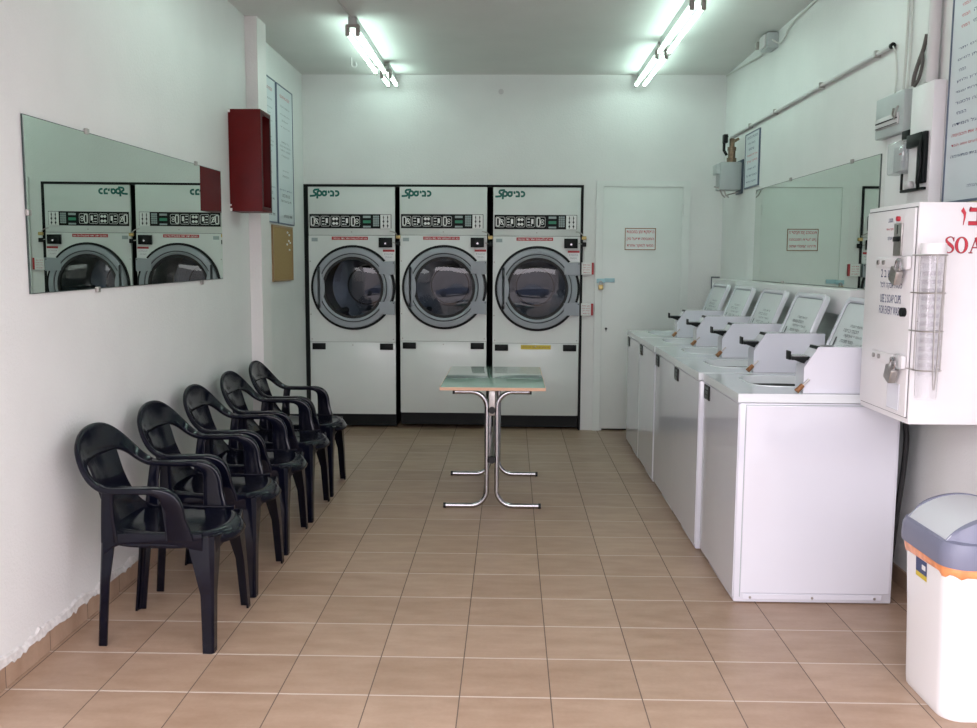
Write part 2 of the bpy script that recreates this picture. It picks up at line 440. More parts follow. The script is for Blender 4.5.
def make_dryer(label, yellow=False):
    W, H = .80, 2.105               # cabinet above the plinth
    R0 = thing('tumble_dryer', (0, 0, 0), label, 'tumble dryer', 'wall of tumble dryers')
    Z0 = .135
    zs1, zs2, zt = .815, 1.80, Z0+H
    cz = 1.318; cx = 0.01
    rh = .30
    MB().box(-W/2, W/2, .04, 1.1, .02, Z0-.005).build('plinth', 'black', R0)
    b = MB()
    b.rbox(-W/2, W/2, 0, .03, Z0, zs1-.003, .003)
    b.holeplate(sq2(cx, cz, -W/2, W/2, zs1, zs2-.003), ring2(cx, cz, rh), 1, 0, .03)
    b.rbox(-W/2, W/2, 0, .03, zs2+.001, zt, .003)
    # sides, back and roof of the cabinet
    b.build('cabinet', 'dryer', R0)
    b = MB(); b.box(-W/2+.002, -W/2+.01, .03, 1.1, Z0, zt-.002).box(W/2-.01, W/2-.002, .03, 1.1, Z0, zt-.002).box(-W/2+.01, W/2-.01, 1.09, 1.1, Z0, zt-.002)
    b.box(-W/2+.01, W/2-.01, .03, 1.09, zt-.01, zt-.002); b.build('casing', 'black', R0)
    for z in (zs1-.003, zs2-.003): MB().box(-W/2+.002, W/2-.002, .003, .028, z, z+.004).build('panel_gap', 'dryer_seam', R0)
    # black bezel ring with gaps at the hinges
    def annulus(mb, r0, r1, y0, y1, a0=0, a1=360, n=64, c=(cx, cz)):
        rings = []
        m_ = max(3, int(n*(a1-a0)/360))
        for k in range(m_+1):
            a = radians(a0+(a1-a0)*k/m_)
            rings.append([(c[0]+r*cos(a), y, c[1]+r*sin(a)) for r, y in ((r0, y0), (r1, y0), (r1, y1), (r0, y1))])
        mb.loft(rings, True, a1-a0 < 360)
    bz = MB()
    annulus(bz, .370, .392, -.010, 0, 40, 326); annulus(bz, .370, .392, -.010, 0, -19, 19)
    bz.build('bezel', 'black', R0)
    dr = thing('door', (cx, 0, cz), '', ''); dr.parent = R0; del dr['label']; del dr['category']
    # door ring, turned profile
    prof = [(.369, 0), (.369, -.022), (.366, -.030), (.322, -.034), (.316, -.026), (.310, -.026), (.305, -.034), (.287, -.030), (.278, -.016), (.272, 0)]
    n = 96; rings = []
    for k in range(n+1):
        a = 2*pi*k/n; rings.append([(cx+r*cos(a), y, cz+r*sin(a)) for r, y in prof])
    db = MB(); db.loft(rings, False, False)
    db.build('door_ring', 'grey', dr, angle=50)
    gv = MB(); annulus(gv, .309, .3175, -.0285, -.020); gv.build('groove', 'groove', dr)
    gk = MB(); annulus(gk, .260, .286, -.026, .0); gk.build('gasket', 'rubber', dr)
    # hand grip: lens on the left of the ring
    lens = arc(cx, cz,   .355, .355, 148, 212, 14)+arc(cx-.475, cz, .215, .26, -46, 46, 14)
    MB().prism(lens, 1, -.040, -.024).build('door_grip', 'grey', dr)
    for zz in (cz+.185, cz-.185):
        h = MB(); poly = [(cx+.245, zz-.055), (W/2-.002, zz-.062), (W/2-.002, zz+.062), (cx+.245, zz+.055)]
        h.prism(poly, 1, -.037, -.002); h.build('hinge_arm', 'grey', dr)
        MB().cyl((W/2-.012, -.039, zz+.045), (W/2-.012, -.034, zz+.045), .005, n=8).build('hinge_screw', 'black', dr)
    g = MB()                                                    # slightly domed window
    rings = []
    for r, y in ((.266, -.018), (.22, -.024), (.16, -.029), (.09, -.032), (.03, -.033), (.0005, -.033)):
        rings.append([(cx+r*cos(2*pi*k/64), y, cz+r*sin(2*pi*k/64)) for k in range(64)])
    g.loft(rings, True, False); g.build('window', 'glass', dr, angle=80)
    # drum
    dm = MB(); rings = []
    for r, y in ((.30, .001), (.30, .03), (.34, .06), (.345, .80), (.20, .84), (.19, .83)):
        rings.append([(cx+r*cos(2*pi*k/48), y, cz+r*sin(2*pi*k/48)) for k in range(48)])
    dm.loft(rings, True, False)
    for k in range(3):
        a = radians(90+120*k+20)
        dm.cyl((cx+.325*cos(a), .10, cz+.325*sin(a)), (cx+.325*cos(a), .78, cz+.325*sin(a)), .035, n=8)
    dm.build('drum', 'drum', R0)
    bk = MB(); bk.prism(ring2(cx, cz, .19, n=40), 1, .82, .835); bk.build('drum_back', 'drumback', R0)
    rg = MB(); annulus(rg, .182, .196, .812, .82); rg.build('drum_ring', 'rubber', R0)
    # control strip
    x0 = -W/2+.012; zc0, zc1 = 1.862, 1.992
    cp = MB(); cp.rbox(x0, x0+.755, -.006, 0, zc0, zc1, .002, 1)
    CP = cp.build('control_panel', 'black', R0)
    ic = MB(); yy = -.0065
    def line(pts, w): stroke(ic, pts, w, (0, yy, 0), (1, 0, 0), (0, 0, 1))
    def rect(a, b_, c, e): ic.add([(a, yy, c), (b_, yy, c), (b_, yy, e), (a, yy, e)], [(0, 1, 2, 3)])
    px = x0+.012
    for k in range(5):
        q = px+k*.093
        o_ = rrect(q, q+.080, zc0+.020, zc1-.020, .012, 4); line(o_+[o_[0]], .003)
        zt_, zb_ = zc1-.034, zc0+.034; zm = (zt_+zb_)/2
        if k in (0, 4):
            o_ = rrect(q+.007, q+.032, zb_-.006, zt_+.006, .008, 4); line(o_+[o_[0]], .008)
            line(arc(q+.054, zm, .016, .022, 20, 330, 12), .006); rect(q+.045, q+.064, zm-.005, zm+.005)
            if k == 0: line([(q+.040, zt_), (q+.072, zb_)], .007)
        elif k in (1, 3):
            for zz in (zt_-.004, zm-.001, zb_+.004): rect(q+.010, q+.034, zz-.004, zz+.004)
            rect(q+.045, q+.066, zb_+.014, zt_-.004); rect(q+.041, q+.050, zb_-.003, zb_+.008)
        else:
            for zz in (zt_-.010, zb_+.010):
                rect(q+.012, q+.068, zz-.005, zz+.006); rect(q+.018, q+.034, zz-.012, zz+.013); rect(q+.047, q+.062, zz-.012, zz+.013)
    ic.build('pictograms', 'white', CP, smooth=False)
    ds = MB(); q = x0+.495
    for i, (a, b_) in enumerate(((.095, .115), (.048, .074), (.008, .024))):
        ds.mi = 0 if i != 1 else 1; ds.rbox(q, q+.070, -.009, -.005, zc0+a, zc0+b_, .001, 1)
    ds.build('display', ['keypad', 'green'], CP)
    kp = MB(); q = x0+.588
    for i in range(3):
        for j in range(5): kp.rbox(q+i*.019, q+i*.019+.016, -.009, -.005, zc0+.020+j*.020, zc0+.037+j*.020, .001, 1)
    kp.build('keypad', 'keypad', CP)
    MB().rbox(x0+.655, x0+.750, -.010, -.005, zc0-.001, zc1-.004, .002, 1).build('coin_plate', 'white', CP)
    cs = MB(); q = x0+.672
    for i in range(2):
        for zz in (.025, .064, .100):
            cs.cyl((q+.012+i*.038, -.0101, zc0+zz), (q+.012+i*.038, -.0125, zc0+zz), .0085 if zz != .100 else .006, n=12)
            cs.box(q+.009+i*.038, q+.015+i*.038, -.012, -.0102, zc0+zz-.017, zc0+zz+.017)
    cs.build('coin_slot', 'groove', CP)
    lg = MB(); logo(lg, (x0+.006, -.0012, 2.132), .268); lg.build('logo', 'teal', R0, smooth=False)
    # red notice strip
    rs = MB().rbox(cx-.195, cx+.140, -.0025, 0, 1.757, 1.787, .001, 1).build('notice_strip', 'redstrip', R0)
    t = MB(); put_text(t, heb('נא לא להעמיס יותר מדי כביסה'), (cx-.027, -.0030, 1.772), (1, 0, 0), (0, 0, 1), .31, .017, .01)
    t.build('lettering', 'white', rs, smooth=False)
    # lock box top right and the sticker under it
    lb = MB().rbox(W/2-.148, W/2-.026, -.035, 0, 1.690, 1.778, .003).build('lock_box', 'black', R0)
    MB().cyl((W/2-.085, -.036, 1.725), (W/2-.085, -.045, 1.725), .009, n=12).build('lock_cylinder', 'chrome', lb)
    st = MB(); st.rbox(W/2-.115, W/2-.004, -.0015, 0, 1.570, 1.672, .0005, 1)
    ST = st.build('sticker', 'whitebox', R0)
    s2 = MB(); s2.mi = 0; s2.box(W/2-.113, W/2-.006, -.0022, -.0012, 1.650, 1.670)
    s2.mi = 1
    put_text(s2, heb('אין להכניס יד'), (W/2-.06, -.0022, 1.628), (1, 0, 0), (0, 0, 1), .08, .016)
    put_text(s2, heb('בזמן פעולה'), (W/2-.06, -.0022, 1.600), (1, 0, 0), (0, 0, 1), .06, .016)
    s2.build('lettering', ['redstrip', 'greyink'], ST, smooth=False)
    lb2 = MB().rbox(-W/2+.028, -W/2+.085, -.0015, 0, 1.742, 1.775, .0005, 1).build('small_label', 'keypad', R0)
    # two dark vents/handles on the lower panel, screws
    for xx in (-W/2+.022, W/2-.146):
        v = MB().rbox(xx, xx+.124, -.010, 0, .742, .802, .004).build('recessed_handle', 'black', R0)
    sc = MB()
    for (xx, zz) in ((0, .815-.03), (0, 1.83), (-W/2+.02, .84), (W/2-.02, .84), (-W/2+.012, 1.56), (W/2-.012, 1.56), (-W/2+.012, 1.07), (W/2-.012, 1.07)):
        sc.cyl((xx, 0, zz), (xx, -.004, zz), .006, n=10)
    sc.build('screws', 'steel', R0)
    return R0

D1 = make_dryer('white tumble dryer at the left end of the dryer wall, nearest the cork board')
D3 = dup(D1, (.236, YB-.006, 0), 'white tumble dryer at the right end, with a yellow label, next to the door')
D2 = dup(D1, (-.62, YB-.022, .022), 'middle white tumble dryer of the three, standing behind the table')
D2.scale[2] = .99
D1.location = (-1.466, YB-.006, 0)
yl = MB().rbox(.10, .378, YB-.0085, YB-.0055, .757, .797, .001, 1).build('yellow_label', 'yellow', D3)
t = MB(); put_text(t, heb('מייבש גדול עד 16 קילו'), (.24, YB-.0092, .777), (1, 0, 0), (0, 0, 1), .24, .018); t.build('lettering', 'wood', yl, smooth=False)

# brass padlocks holding the dryer fronts
def dryer_padlock(x, y, label):
    r = thing('padlock', (x, y, 1.76), label, 'padlock', 'brass padlocks beside the dryers')
    MB().rbox(x-.022, x+.022, y-.016, y+.014, 1.768, 1.80, .006).build('body', 'brass', r)
    pts = [(x-.012-.02, y, 1.80)]+[(x-.045+.013*cos(a), y, 1.815+.012*sin(a)) for a in [pi*k/8 for k in range(0, 9)]]
    MB().tube([(x-.013, y, 1.797), (x-.013, y, 1.812), (x-.03, y, 1.826), (x-.055, y-.004, 1.835), (x-.075, y, 1.838)], .005, 8).build('shackle', 'steel', r)
    MB().rbox(x-.018, x+.020, y-.014, y+.02, 1.705, 1.745, .003).build('hasp', 'black', r)
    MB().tube([(x-.05, y, 1.735), (x-.018, y, 1.728)], .004, 8).build('hasp_pin', 'steel', r)
dryer_padlock(-1.035, YB-.03, 'brass padlock in the gap between left and middle dryers')
dryer_padlock(-.188, YB-.052, 'brass padlock in the black gap between middle and right dryers')
dryer_padlock(.668, YB-.03, 'brass padlock at the right edge of the right dryer')

# white cards with a red end beside the right dryer
for z, lab in ((1.505, 'upper white card with a red end beside the right dryer'), (1.13, 'lower white card with a red end beside the right dryer')):
    r = thing('notice_card', (.715, YB-.02, z), lab, 'card', 'cards beside the right dryer')
    MB().rbox(.650, .742, YB-.024, YB-.013, z-.055, z+.058, .002, 1).build('card', 'white', r)
    MB().rbox(.742, .762, YB-.024, YB-.001, z-.053, z+.056, .002, 1).build('red_end', 'redstrip', r)
    t = MB()
    for k in range(4): put_text(t, heb(['סגור דלת', 'היטב לפני', 'הפעלה ולחץ', 'על כפתור'][k]), (.696, YB-.0246, z+.035-k*.023), (1, 0, 0), (0, 0, 1), .066, .012)
    t.build('lettering', 'redink', r, smooth=False)

# door sign
r = thing('door_sign', (1.181, YB-.012, 1.68), 'small white sign with three red lines of writing on the white door', 'sign')
MB().rbox(1.037, 1.325, YB-.014, YB-.0105, 1.675, 1.880, .001, 1).build('plate', 'doorpaint', r)
bd = MB()
for a in ((1.040, 1.322, 1.678, 1.685), (1.040, 1.322, 1.870, 1.877), (1.040, 1.047, 1.685, 1.870), (1.315, 1.322, 1.685, 1.870)):
    bd.box(a[0], a[1], YB-.0155, YB-.0138, a[2], a[3])
bd.build('border', 'rust', r)
t = MB()
for k, (s, w) in enumerate((('הפסקת זמן במכונות', .250), ('המכבסה תפעל נזק', .244), ('ממשי לסוקר אחרת', .240))):
    put_text(t, heb(s), (1.181, YB-.0150, 1.838-k*.060), (1, 0, 0), (0, 0, 1), w, .034, .012)
t.build('lettering', 'redink', r, smooth=False)
# hasp and padlock on the door
r = thing('door_padlock', (.855, YB-.03, 1.34), 'pale blue hasp with a brass padlock on the white door', 'padlock')
MB().rbox(.790, .865, YB-.026, YB-.018, 1.375, 1.415, .002).rbox(.862, .955, YB-.020, YB-.0105, 1.382, 1.420, .002).build('hasp', 'cyan', r)
MB().rbox(.805, .850, YB-.050, YB-.028, 1.315, 1.360, .006).build('body', 'brass', r)
MB().tube([(.815, YB-.038, 1.358), (.815, YB-.038, 1.380), (.828, YB-.038, 1.392), (.841, YB-.038, 1.380), (.841, YB-.038, 1.358)], .005, 8).build('shackle', 'steel', r)

# ================================================================== WASHERS
WX0, WX1, WY, WZ = 0.0, .725, .757, .98
def make_washer(label):
    R0 = thing('washing_machine', (0, 0, 0), label, 'washing machine', 'row of top loading washing machines')
    b = MB(); b.rbox(.0, WX1, 0, WY, .004, WZ-.043, .008)
    b.build('cabinet', 'enamel', R0)
    MB().box(.03, WX1-.02, .02, WY-.02, 0, .006).build('base', 'black', R0)
    sm = MB(); sm.box(.0265, .0295, -.0012, 0, .03, WZ-.050).box(.0265, WX1-.012, -.0012, 0, WZ-.0545, WZ-.0505); sm.build('seam', 'keypad', R0)
    # raised side sheet with its seams and a foot rail with screws
    sd = MB(); sd.rbox(.030, WX1-.012, -.0035, 0, .05, WZ-.058, .0015, 1); sd.build('side_panel', 'enamel', R0)
    kr = MB(); kr.rbox(.040, WX1-.045, -.007, -.003, .020, .046, .0015, 1); KR = kr.build('foot_rail', 'enamel', R0)
    ks = MB()
    for x in (.075, .36, .645): ks.cyl((x, -.007, .030), (x, -.010, .030), .006, n=10)
    ks.build('screws', 'steel', KR)
    # front sheet
    MB().rbox(-.004, 0, .006, WY-.006, .028, WZ-.050, .0015, 1).build('front_panel', 'enamel', R0)
    # top deck with the tub mouth
    cx, cy = .325, .45; tx0, tx1, ty0, ty1 = .135, .50, .245, .655
    inner = []
    for k in range(48):
        a = 2*pi*k/48; c_, s_ = cos(a), sin(a); e = .55
        inner.append(((tx0+tx1)/2+(tx1-tx0)/2*math.copysign(abs(c_)**e, c_), (ty0+ty1)/2+(ty1-ty0)/2*math.copysign(abs(s_)**e, s_)))
    tp = MB(); cxx, cyy = (tx0+tx1)/2, (ty0+ty1)/2
    def deckpt(o_, k): return o_
    tp.holeplate(sq2(cxx, cyy, -.010, WX1, -.006, WY+.004), inner, 2, WZ-.040, WZ)
    tp.build('top_deck', 'enamel2', R0)
    rm = MB(); rings = []
    for (g, z) in ((1.05, WZ), (1.045, WZ+.004), (1.0, WZ+.002), (.97, WZ-.02), (.93, WZ-.040)):
        rings.append([(cxx+(p[0]-cxx)*g, cyy+(p[1]-cyy)*g, z) for p in inner])
    rm.loft(rings, True, False); rm.build('tub_mouth', 'enamel2', R0)
    tb = MB(); rings = []
    for (g, z) in ((.93, WZ-.041), (1.0, WZ-.07), (1.0, .40), (.3, .36), (.28, .70), (.12, .72)):
        rings.append([(cxx+(p[0]-cxx)*g, cyy+(p[1]-cyy)*g, z) for p in inner])
    # the tub is inside the cabinet: a dark plate paints the shade of its throat
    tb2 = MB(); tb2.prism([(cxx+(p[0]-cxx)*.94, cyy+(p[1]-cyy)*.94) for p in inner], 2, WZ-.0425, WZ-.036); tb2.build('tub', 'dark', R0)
    # open lid leaning back towards the wall
    hx, hz, tx, tz = .565, WZ+.008, .728, WZ+.412
    L = math.hypot(tx-hx, tz-hz); ud = Vector((tx-hx, 0, tz-hz))/L; nn = Vector((-ud.z, 0, ud.x))    # nn faces the room
    y0, y1 = .165, .700
    LR = thing('lid', (hx, (y0+y1)/2, hz), '', ''); del LR['label']; del LR['category']; LR.parent = R0
    def onlid(v, s, dd): return Vector((hx, 0, hz))+ud*s+nn*dd+Vector((0, v, 0))
    sh = MB(); o1 = rrect(y0, y1, 0.0, L, .045, 6); o2 = rrect(y0+.030, y1-.030, .03, L-.030, .030, 6)
    sh.loft([[onlid(v, s, -.012) for v, s in o1], [onlid(v, s, .010) for v, s in o1]], True, True)
    LS = sh.build('lid_shell', 'enamel2', LR)
    rim = MB(); rings = [[onlid(v, s, q) for v, s in pr] for pr, q in
        ((o1, .010), (rrect(y0+.004, y1-.004, .004, L-.004, .042, 6), .018), (rrect(y0+.022, y1-.022, .022, L-.022, .034, 6), .018), (o2, .0105))]
    rim.loft(rings, True, False); rim.build('lid_rim', 'enamel', LR)
    gr = MB(); o3 = rrect(y0+.026, y1-.026, .026, L-.026, .032, 6)
    o3b = rrect(y0+.036, y1-.036, .036, L-.036, .026, 6)
    gr.loft([[onlid(v, s, .0112) for v, s in o3], [onlid(v, s, .0112) for v, s in o3b]], True, False)
    gr.build('lid_groove', 'greyink', LR)
    tx_ = MB(); uu = Vector((0, -1, 0))
    lines = ['הוראות הפעלה', 'הכנס כביסה', 'הוסף אבקה', 'סגור מכסה', 'הכנס מטבעות', 'לחץ הפעלה']
    for k, s in enumerate(lines):
        put_text(tx_, heb(s), onlid((y0+y1)/2+.05*(k % 2)-.02, L-.15-k*.028, .0122), uu, ud, .17+.03*(k % 3), .016)
    for (v, s, a, b_) in ((y1-.085, L-.245, .018, .050), (y0+.085, L-.235, .010, .030)):
        tx_.add([onlid(v-a/2, s-b_/2, .0125), onlid(v+a/2, s-b_/2, .0125), onlid(v+a/2, s+b_/2, .0125), onlid(v-a/2, s+b_/2, .0125)], [(0, 1, 2, 3)])
    tx_.build('lettering', 'blackink', LR, smooth=False)
    # low back console
    MB().rbox(.655, WX1-.004, .15, WY-.01, WZ-.002, WZ+.085, .006).build('rear_console', 'enamel2', R0)
    # coin box on the near side
    CB = thing('coin_box', (.30, .08, WZ), '', ''); del CB['label']; del CB['category']; CB.parent = R0
    bx0 = .285
    prof = [(bx0, WZ+.001), (bx0, WZ+.118), (bx0+.062, WZ+.212), (.66, WZ+.212), (.66, WZ+.001)]
    cb = MB(); cb.prism(prof, 1, .014, .136); cb.build('coin_case', 'enamel', CB)
    sl = MB()
    sl.rbox(bx0-.052, bx0+.045, .030, .120, WZ+.150, WZ+.166, .003)
    sl.prism([(bx0-.045, WZ+.153), (bx0+.045, WZ+.120), (bx0+.045, WZ+.153)], 1, .045, .105)
    sl.rbox(bx0-.060, bx0-.052, .040, .095, WZ+.150, WZ+.190, .002)
    sl.prism([(bx0+.030, WZ+.160), (bx0+.052, WZ+.190), (bx0+.058, WZ+.214), (bx0+.070, WZ+.214), (bx0+.045, WZ+.155)], 1, .024, .126)
    SL = sl.build('coin_slide', 'black', CB)
    MB().rbox(bx0-.046, bx0+.030, .040, .110, WZ+.166, WZ+.170, .001, 1).build('slide_top', 'chrome', SL)
    pk = MB(); pk.cyl((bx0+.022, .006, WZ+.066), (bx0-.010, .004, WZ+.036), .005, n=8); pk.build('lock_pin', 'steel', CB)
    pk = MB(); pk.cyl((bx0-.006, .004, WZ+.040), (bx0-.034, .0, WZ+.012), .011, .013, n=12); pk.build('lock_body', 'rust', CB)
    # number plate on the front
    pt = MB(); pt.rbox(-.009, -.004, WY-.145, WY-.020, WZ-.128, WZ-.052, .001, 1); PT = pt.build('front_label', 'black', R0)
    tt = MB()
    for k, s in enumerate(('18', 'מכונה', 'כביסה')):
        put_text(tt, s if k == 0 else heb(s), (-.0096, WY-.083, WZ-.068-k*.023), (0, -1, 0), (0, 0, 1), .06, .015, .01)
    tt.build('lettering', 'keypad', PT, smooth=False)
    return R0

xs = [1.043, 1.024, 1.030, 1.026, 1.028]
labs = ['nearest white top loading washing machine, its side facing the room front',
        'second white washing machine from the front, standing behind the nearest one',
        'middle white washing machine in the row of five along the right wall',
        'fourth white washing machine from the front, next to the farthest one',
        'farthest white washing machine in the row, beside the door']
W0 = make_washer(labs[0])
for i in range(1, 5): dup(W0, (xs[i], 4.185+.776*i, 0), labs[i])
W0.location = (xs[0], 4.168, 0)
# pipe casing along the wall behind them
tag(MB().rbox(1.815, XR-.001, 5.0, 8.42, 1.285, 1.425, .004).build('pipe_casing', 'whitebox'), 'long white pipe casing on the right wall under the mirror', 'casing')
cf = MB()  # dark strips drawing the outline of the casing's far end
cf.box(1.838, 1.915, YB-.011, YB-.003, 1.430, 1.440).box(1.838, 1.846, YB-.011, YB-.003, 1.30, 1.430)
tag(cf.build('casing_outline', 'frame_dk'), 'thin dark L shaped outline of the far end of the pipe casing', 'bracket')
# drain hose behind the nearest washer
hp = catmull([(1.815, 4.25, .96), (1.826, 4.25, .83), (1.832, 4.25, .74), (1.824, 4.25, .59), (1.808, 4.25, .42), (1.80, 4.27, .20), (1.82, 4.36, .03)], 8)
tag(MB().tube(hp, .013, 12).build('drain_hose', 'rubber'), 'black drain hose hanging between the nearest washer and the wall', 'hose')

# ================================================================== CHAIRS
def section_loft(mb, keys, n=5, prof=None):
    """keys: (pos, A, a, B, b) -> rounded flat section; interpolated along the path"""
    pos = catmull([k[0] for k in keys], n); A = catmull([k[1] for k in keys], n); B = catmull([k[3] for k in keys], n)
    ab = catmull([(k[2], k[4], 0) for k in keys], n)
    rings = []
    for p, a_, b_, e in zip(pos, A, B, ab):
        a_ = a_.normalized(); b_ = (b_-a_*b_.dot(a_)).normalized(); r = []
        m_ = 16
        for k in range(m_):
            t = 2*pi*(k+.5)/m_; c_, s_ = cos(t), sin(t); q = .42
            r.append(p+a_*(e[0]*math.copysign(abs(c_)**q, c_))+b_*(e[1]*math.copysign(abs(s_)**q, s_)))
        rings.append(r)
    mb.loft(rings)
def make_chair(label):
    R0 = thing('plastic_armchair', (0, 0, 0), label, 'chair', 'row of black plastic armchairs')
    # seat: dished shell with rolled edge
    st = MB(); NU, NV = 20, 20
    def seatpt(u, v, under=0):
        # u lateral -1..1, v back(-1)..front(1)
        a = u*math.sqrt(max(0, 1-.5*v*v*abs(v)**1.2*.55)); hw = .228-.020*max(0, -v)+.0*v
        xf = .30-.075*abs(u)**2.6; xb = -.225+.01*u*u
        x = xb+(xf-xb)*(v+1)/2; y = a*hw*(1-.10*max(0, v)**6)
        ed = max(abs(u), max(0, v)); roll = .048*max(0, (ed-.80)/.20)**2
        z = .478-.016*(1-u*u)*(1-v*v)-roll+.020*max(0, -v-.55)**1.0
        return (x, y, z-.012*under)
    top = [[seatpt(-1+2*i/NU, -1+2*j/NV) for i in range(NU+1)] for j in range(NV+1)]
    botm = [[(p[0]*.985, p[1]*.975, p[2]-.012) for p in row] for row in top]
    def grid(rows, flip):
        vs = [p for r in rows for p in r]; w = len(rows[0]); fs = []
        for j in range(len(rows)-1):
            for i in range(w-1):
                f = (j*w+i, j*w+i+1, (j+1)*w+i+1, (j+1)*w+i); fs.append(f[::-1] if flip else f)
        return vs, fs
    w = NU+1
    vs, fs = grid(top, False); v2, f2 = grid(botm, True); o_ = len(vs)
    per = [(0, i) for i in range(NU)]+[(j, NU) for j in range(NV)]+[(NV, i) for i in range(NU, 0, -1)]+[(j, 0) for j in range(NV, 0, -1)]
    ids = [j*w+i for j, i in per]
    st.add(vs+v2, fs+[tuple(q+o_ for q in f) for f in f2]+[(ids[k], ids[(k+1) % len(ids)], o_+ids[(k+1) % len(ids)], o_+ids[k]) for k in range(len(ids))])
    # side, front and back aprons arching into the legs
    for s in (-1, 1):
        ks = [((x, s*.219, z), (0, 0, 1), h, (0, 1, 0), .007) for x, z, h in
              ((-.195, .440, .050), (-.15, .450, .028), (-.10, .456, .022), (.0, .456, .021), (.09, .454, .023), (.15, .447, .030), (.20, .444, .036))]
        section_loft(st, ks, 4)
    ks = [((.255-.5*y*y, y, z), (0, 0, 1), h, (1, 0, 0), .007) for y, z, h in
          ((-.20, .418, .050), (-.15, .432, .030), (-.08, .438, .022), (0, .438, .020), (.08, .438, .022), (.15, .432, .030), (.20, .418, .050))]
    section_loft(st, ks, 4)
    st.build('seat', 'plastic', R0, angle=60)
    # backrest: top band + splat
    bk = MB()
    def K(x, y, z, A, a, B, b=.010): return ((x, y, z), A, a, B, b)
    side = lambda s: [
        K(-.140, s*.252, .660, (0, s, 0), .027, (0, 0, 1), .012),
        K(-.185, s*.250, .668, (0, s, .1), .027, (.35, 0, .9), .012),
        K(-.228, s*.244, .695, (-.05, s*.9, .4), .027, (.75, 0, .6), .012),
        K(-.266, s*.222, .738, (-.1, s*.75, .65), .032, (.9, -s*.1, .35), .011),
        K(-.296, s*.175, .780, (-.2, s*.5, .85), .046, (1, -s*.15, .25), .010),
        K(-.312, s*.100, .806, (-.25, s*.18, .97), .062, (1, -s*.1, .25), .010)]
    keys = side(1)+[K(-.317, 0, .815, (-.25, 0, .97), .068, (1, 0, .25))]+side(-1)[::-1]
    # A has to turn continuously from +y over +z to -y, seen along the path
    section_loft(bk, keys, 6)
    rows = []
    spl = [(.772, -.312, .136), (.755, -.304, .135), (.72, -.290, .130), (.66, -.270, .126), (.60, -.248, .131), (.56, -.232, .142), (.525, -.219, .162), (.50, -.211, .188), (.475, -.203, .205)]
    zz = catmull([(a, b, c) for a, b, c in spl], 3)
    for p in zz:
        z, x, hw = p
        fr_, bk_ = [], []
        for i in range(17):
            u = -1+2*i/16; y = u*hw; xx = x+.55*y*y
            fr_.append((xx+.006, y, z)); bk_.append((xx-.006, y, z))
        rows.append(fr_+bk_[::-1])
    bk.loft(rows)
    bk.build('backrest', 'plastic', R0, angle=60)
    # arms with their front posts
    for s in (-1, 1):
        ar = MB(); pts = []
        path = [((.112, s*.226, .452), 90, .054, .010), ((.108, s*.232, .49), 92, .050, .011), ((.100, s*.240, .54), 93, .044, .012), ((.095, s*.246, .590), 98, .041, .014),
                ((.082, s*.250, .625), 122, .034, .018), ((.056, s*.252, .650), 152, .022, .023), ((.015, s*.253, .661), 177, .0145, .027), ((-.06, s*.253, .661), 181, .013, .027), ((-.145, s*.252, .661), 179, .013, .027)]
        keys = []
        for p, ang, nn_, yy_ in path:
            t = radians(ang); keys.append((p, (sin(t), 0, -cos(t)), nn_, (0, 1, 0), yy_))
        section_loft(ar, keys, 6); ar.build('armrest', 'plastic', R0, angle=50)
    # legs: tapered angle sections, the rear pair running up into the arms
    def Lring(c, sx, sy, a, t):
        """angle profile, outer corner at c, flanges a long towards (sx, sy)"""
        x, y, z = c; q = .35*a
        return [(x+sx*a, y, z), (x+sx*q*.5, y-sy*.0, z), (x, y+sy*q*.5, z), (x, y+sy*a, z), (x+sx*t, y+sy*a, z), (x+sx*t, y+sy*(t+.006), z), (x+sx*(t+.006), y+sy*t, z), (x+sx*a, y+sy*t, z)]
    for s in (-1, 1):
        f = MB(); rings = [Lring((.243+.007*(k/6), s*(.216+.052*k/6), .462-.462*k/6), -1, -s, .110-.050*min(1, k/3)-.016*k/6, .009) for k in range(7)]
        f.loft(rings); f.build('leg', 'plastic', R0, angle=40)
        b = MB()
        rings = [Lring((-.207-.038*k/7, s*(.226-.018*k/7), .47-.47*k/7), 1, -s, .060-.018*min(1, k/3)-.006*k/7, .009) for k in range(8)]
        b.loft(rings)
        section_loft(b, [((-.160, s*.247, .664), (1, 0, .3), .026, (0, 1, 0), .009), ((-.168, s*.240, .60), (1, 0, .1), .024, (0, 1, 0), .008), ((-.172, s*.230, .52), (1, 0, 0), .028, (0, 1, 0), .008), ((-.172, s*.222, .44), (1, 0, 0), .034, (0, 1, 0), .008)], 4)
        b.build('leg', 'plastic', R0, angle=40)
    return R0
clabs = ['black plastic armchair nearest the camera in the row along the left wall',
         'second black plastic armchair from the camera, beside the nearest one',
         'middle black plastic armchair in the row of five along the left wall',
         'fourth black plastic armchair from the camera, next to the farthest one',
         'farthest black plastic armchair in the row, close to the dryers']
CH = make_chair(clabs[0])
cpos = [(-1.425, 3.79, 0), (-1.425, 4.415, -.5), (-1.430, 5.035, .6), (-1.425, 5.66, -.4), (-1.425, 6.27, .5)]
for i in range(1, 5):
    x, y, a = cpos[i]; dup(CH, (x, y, 0), clabs[i], rotz=radians(a))
CH.location = cpos[0][:2]+(0,)

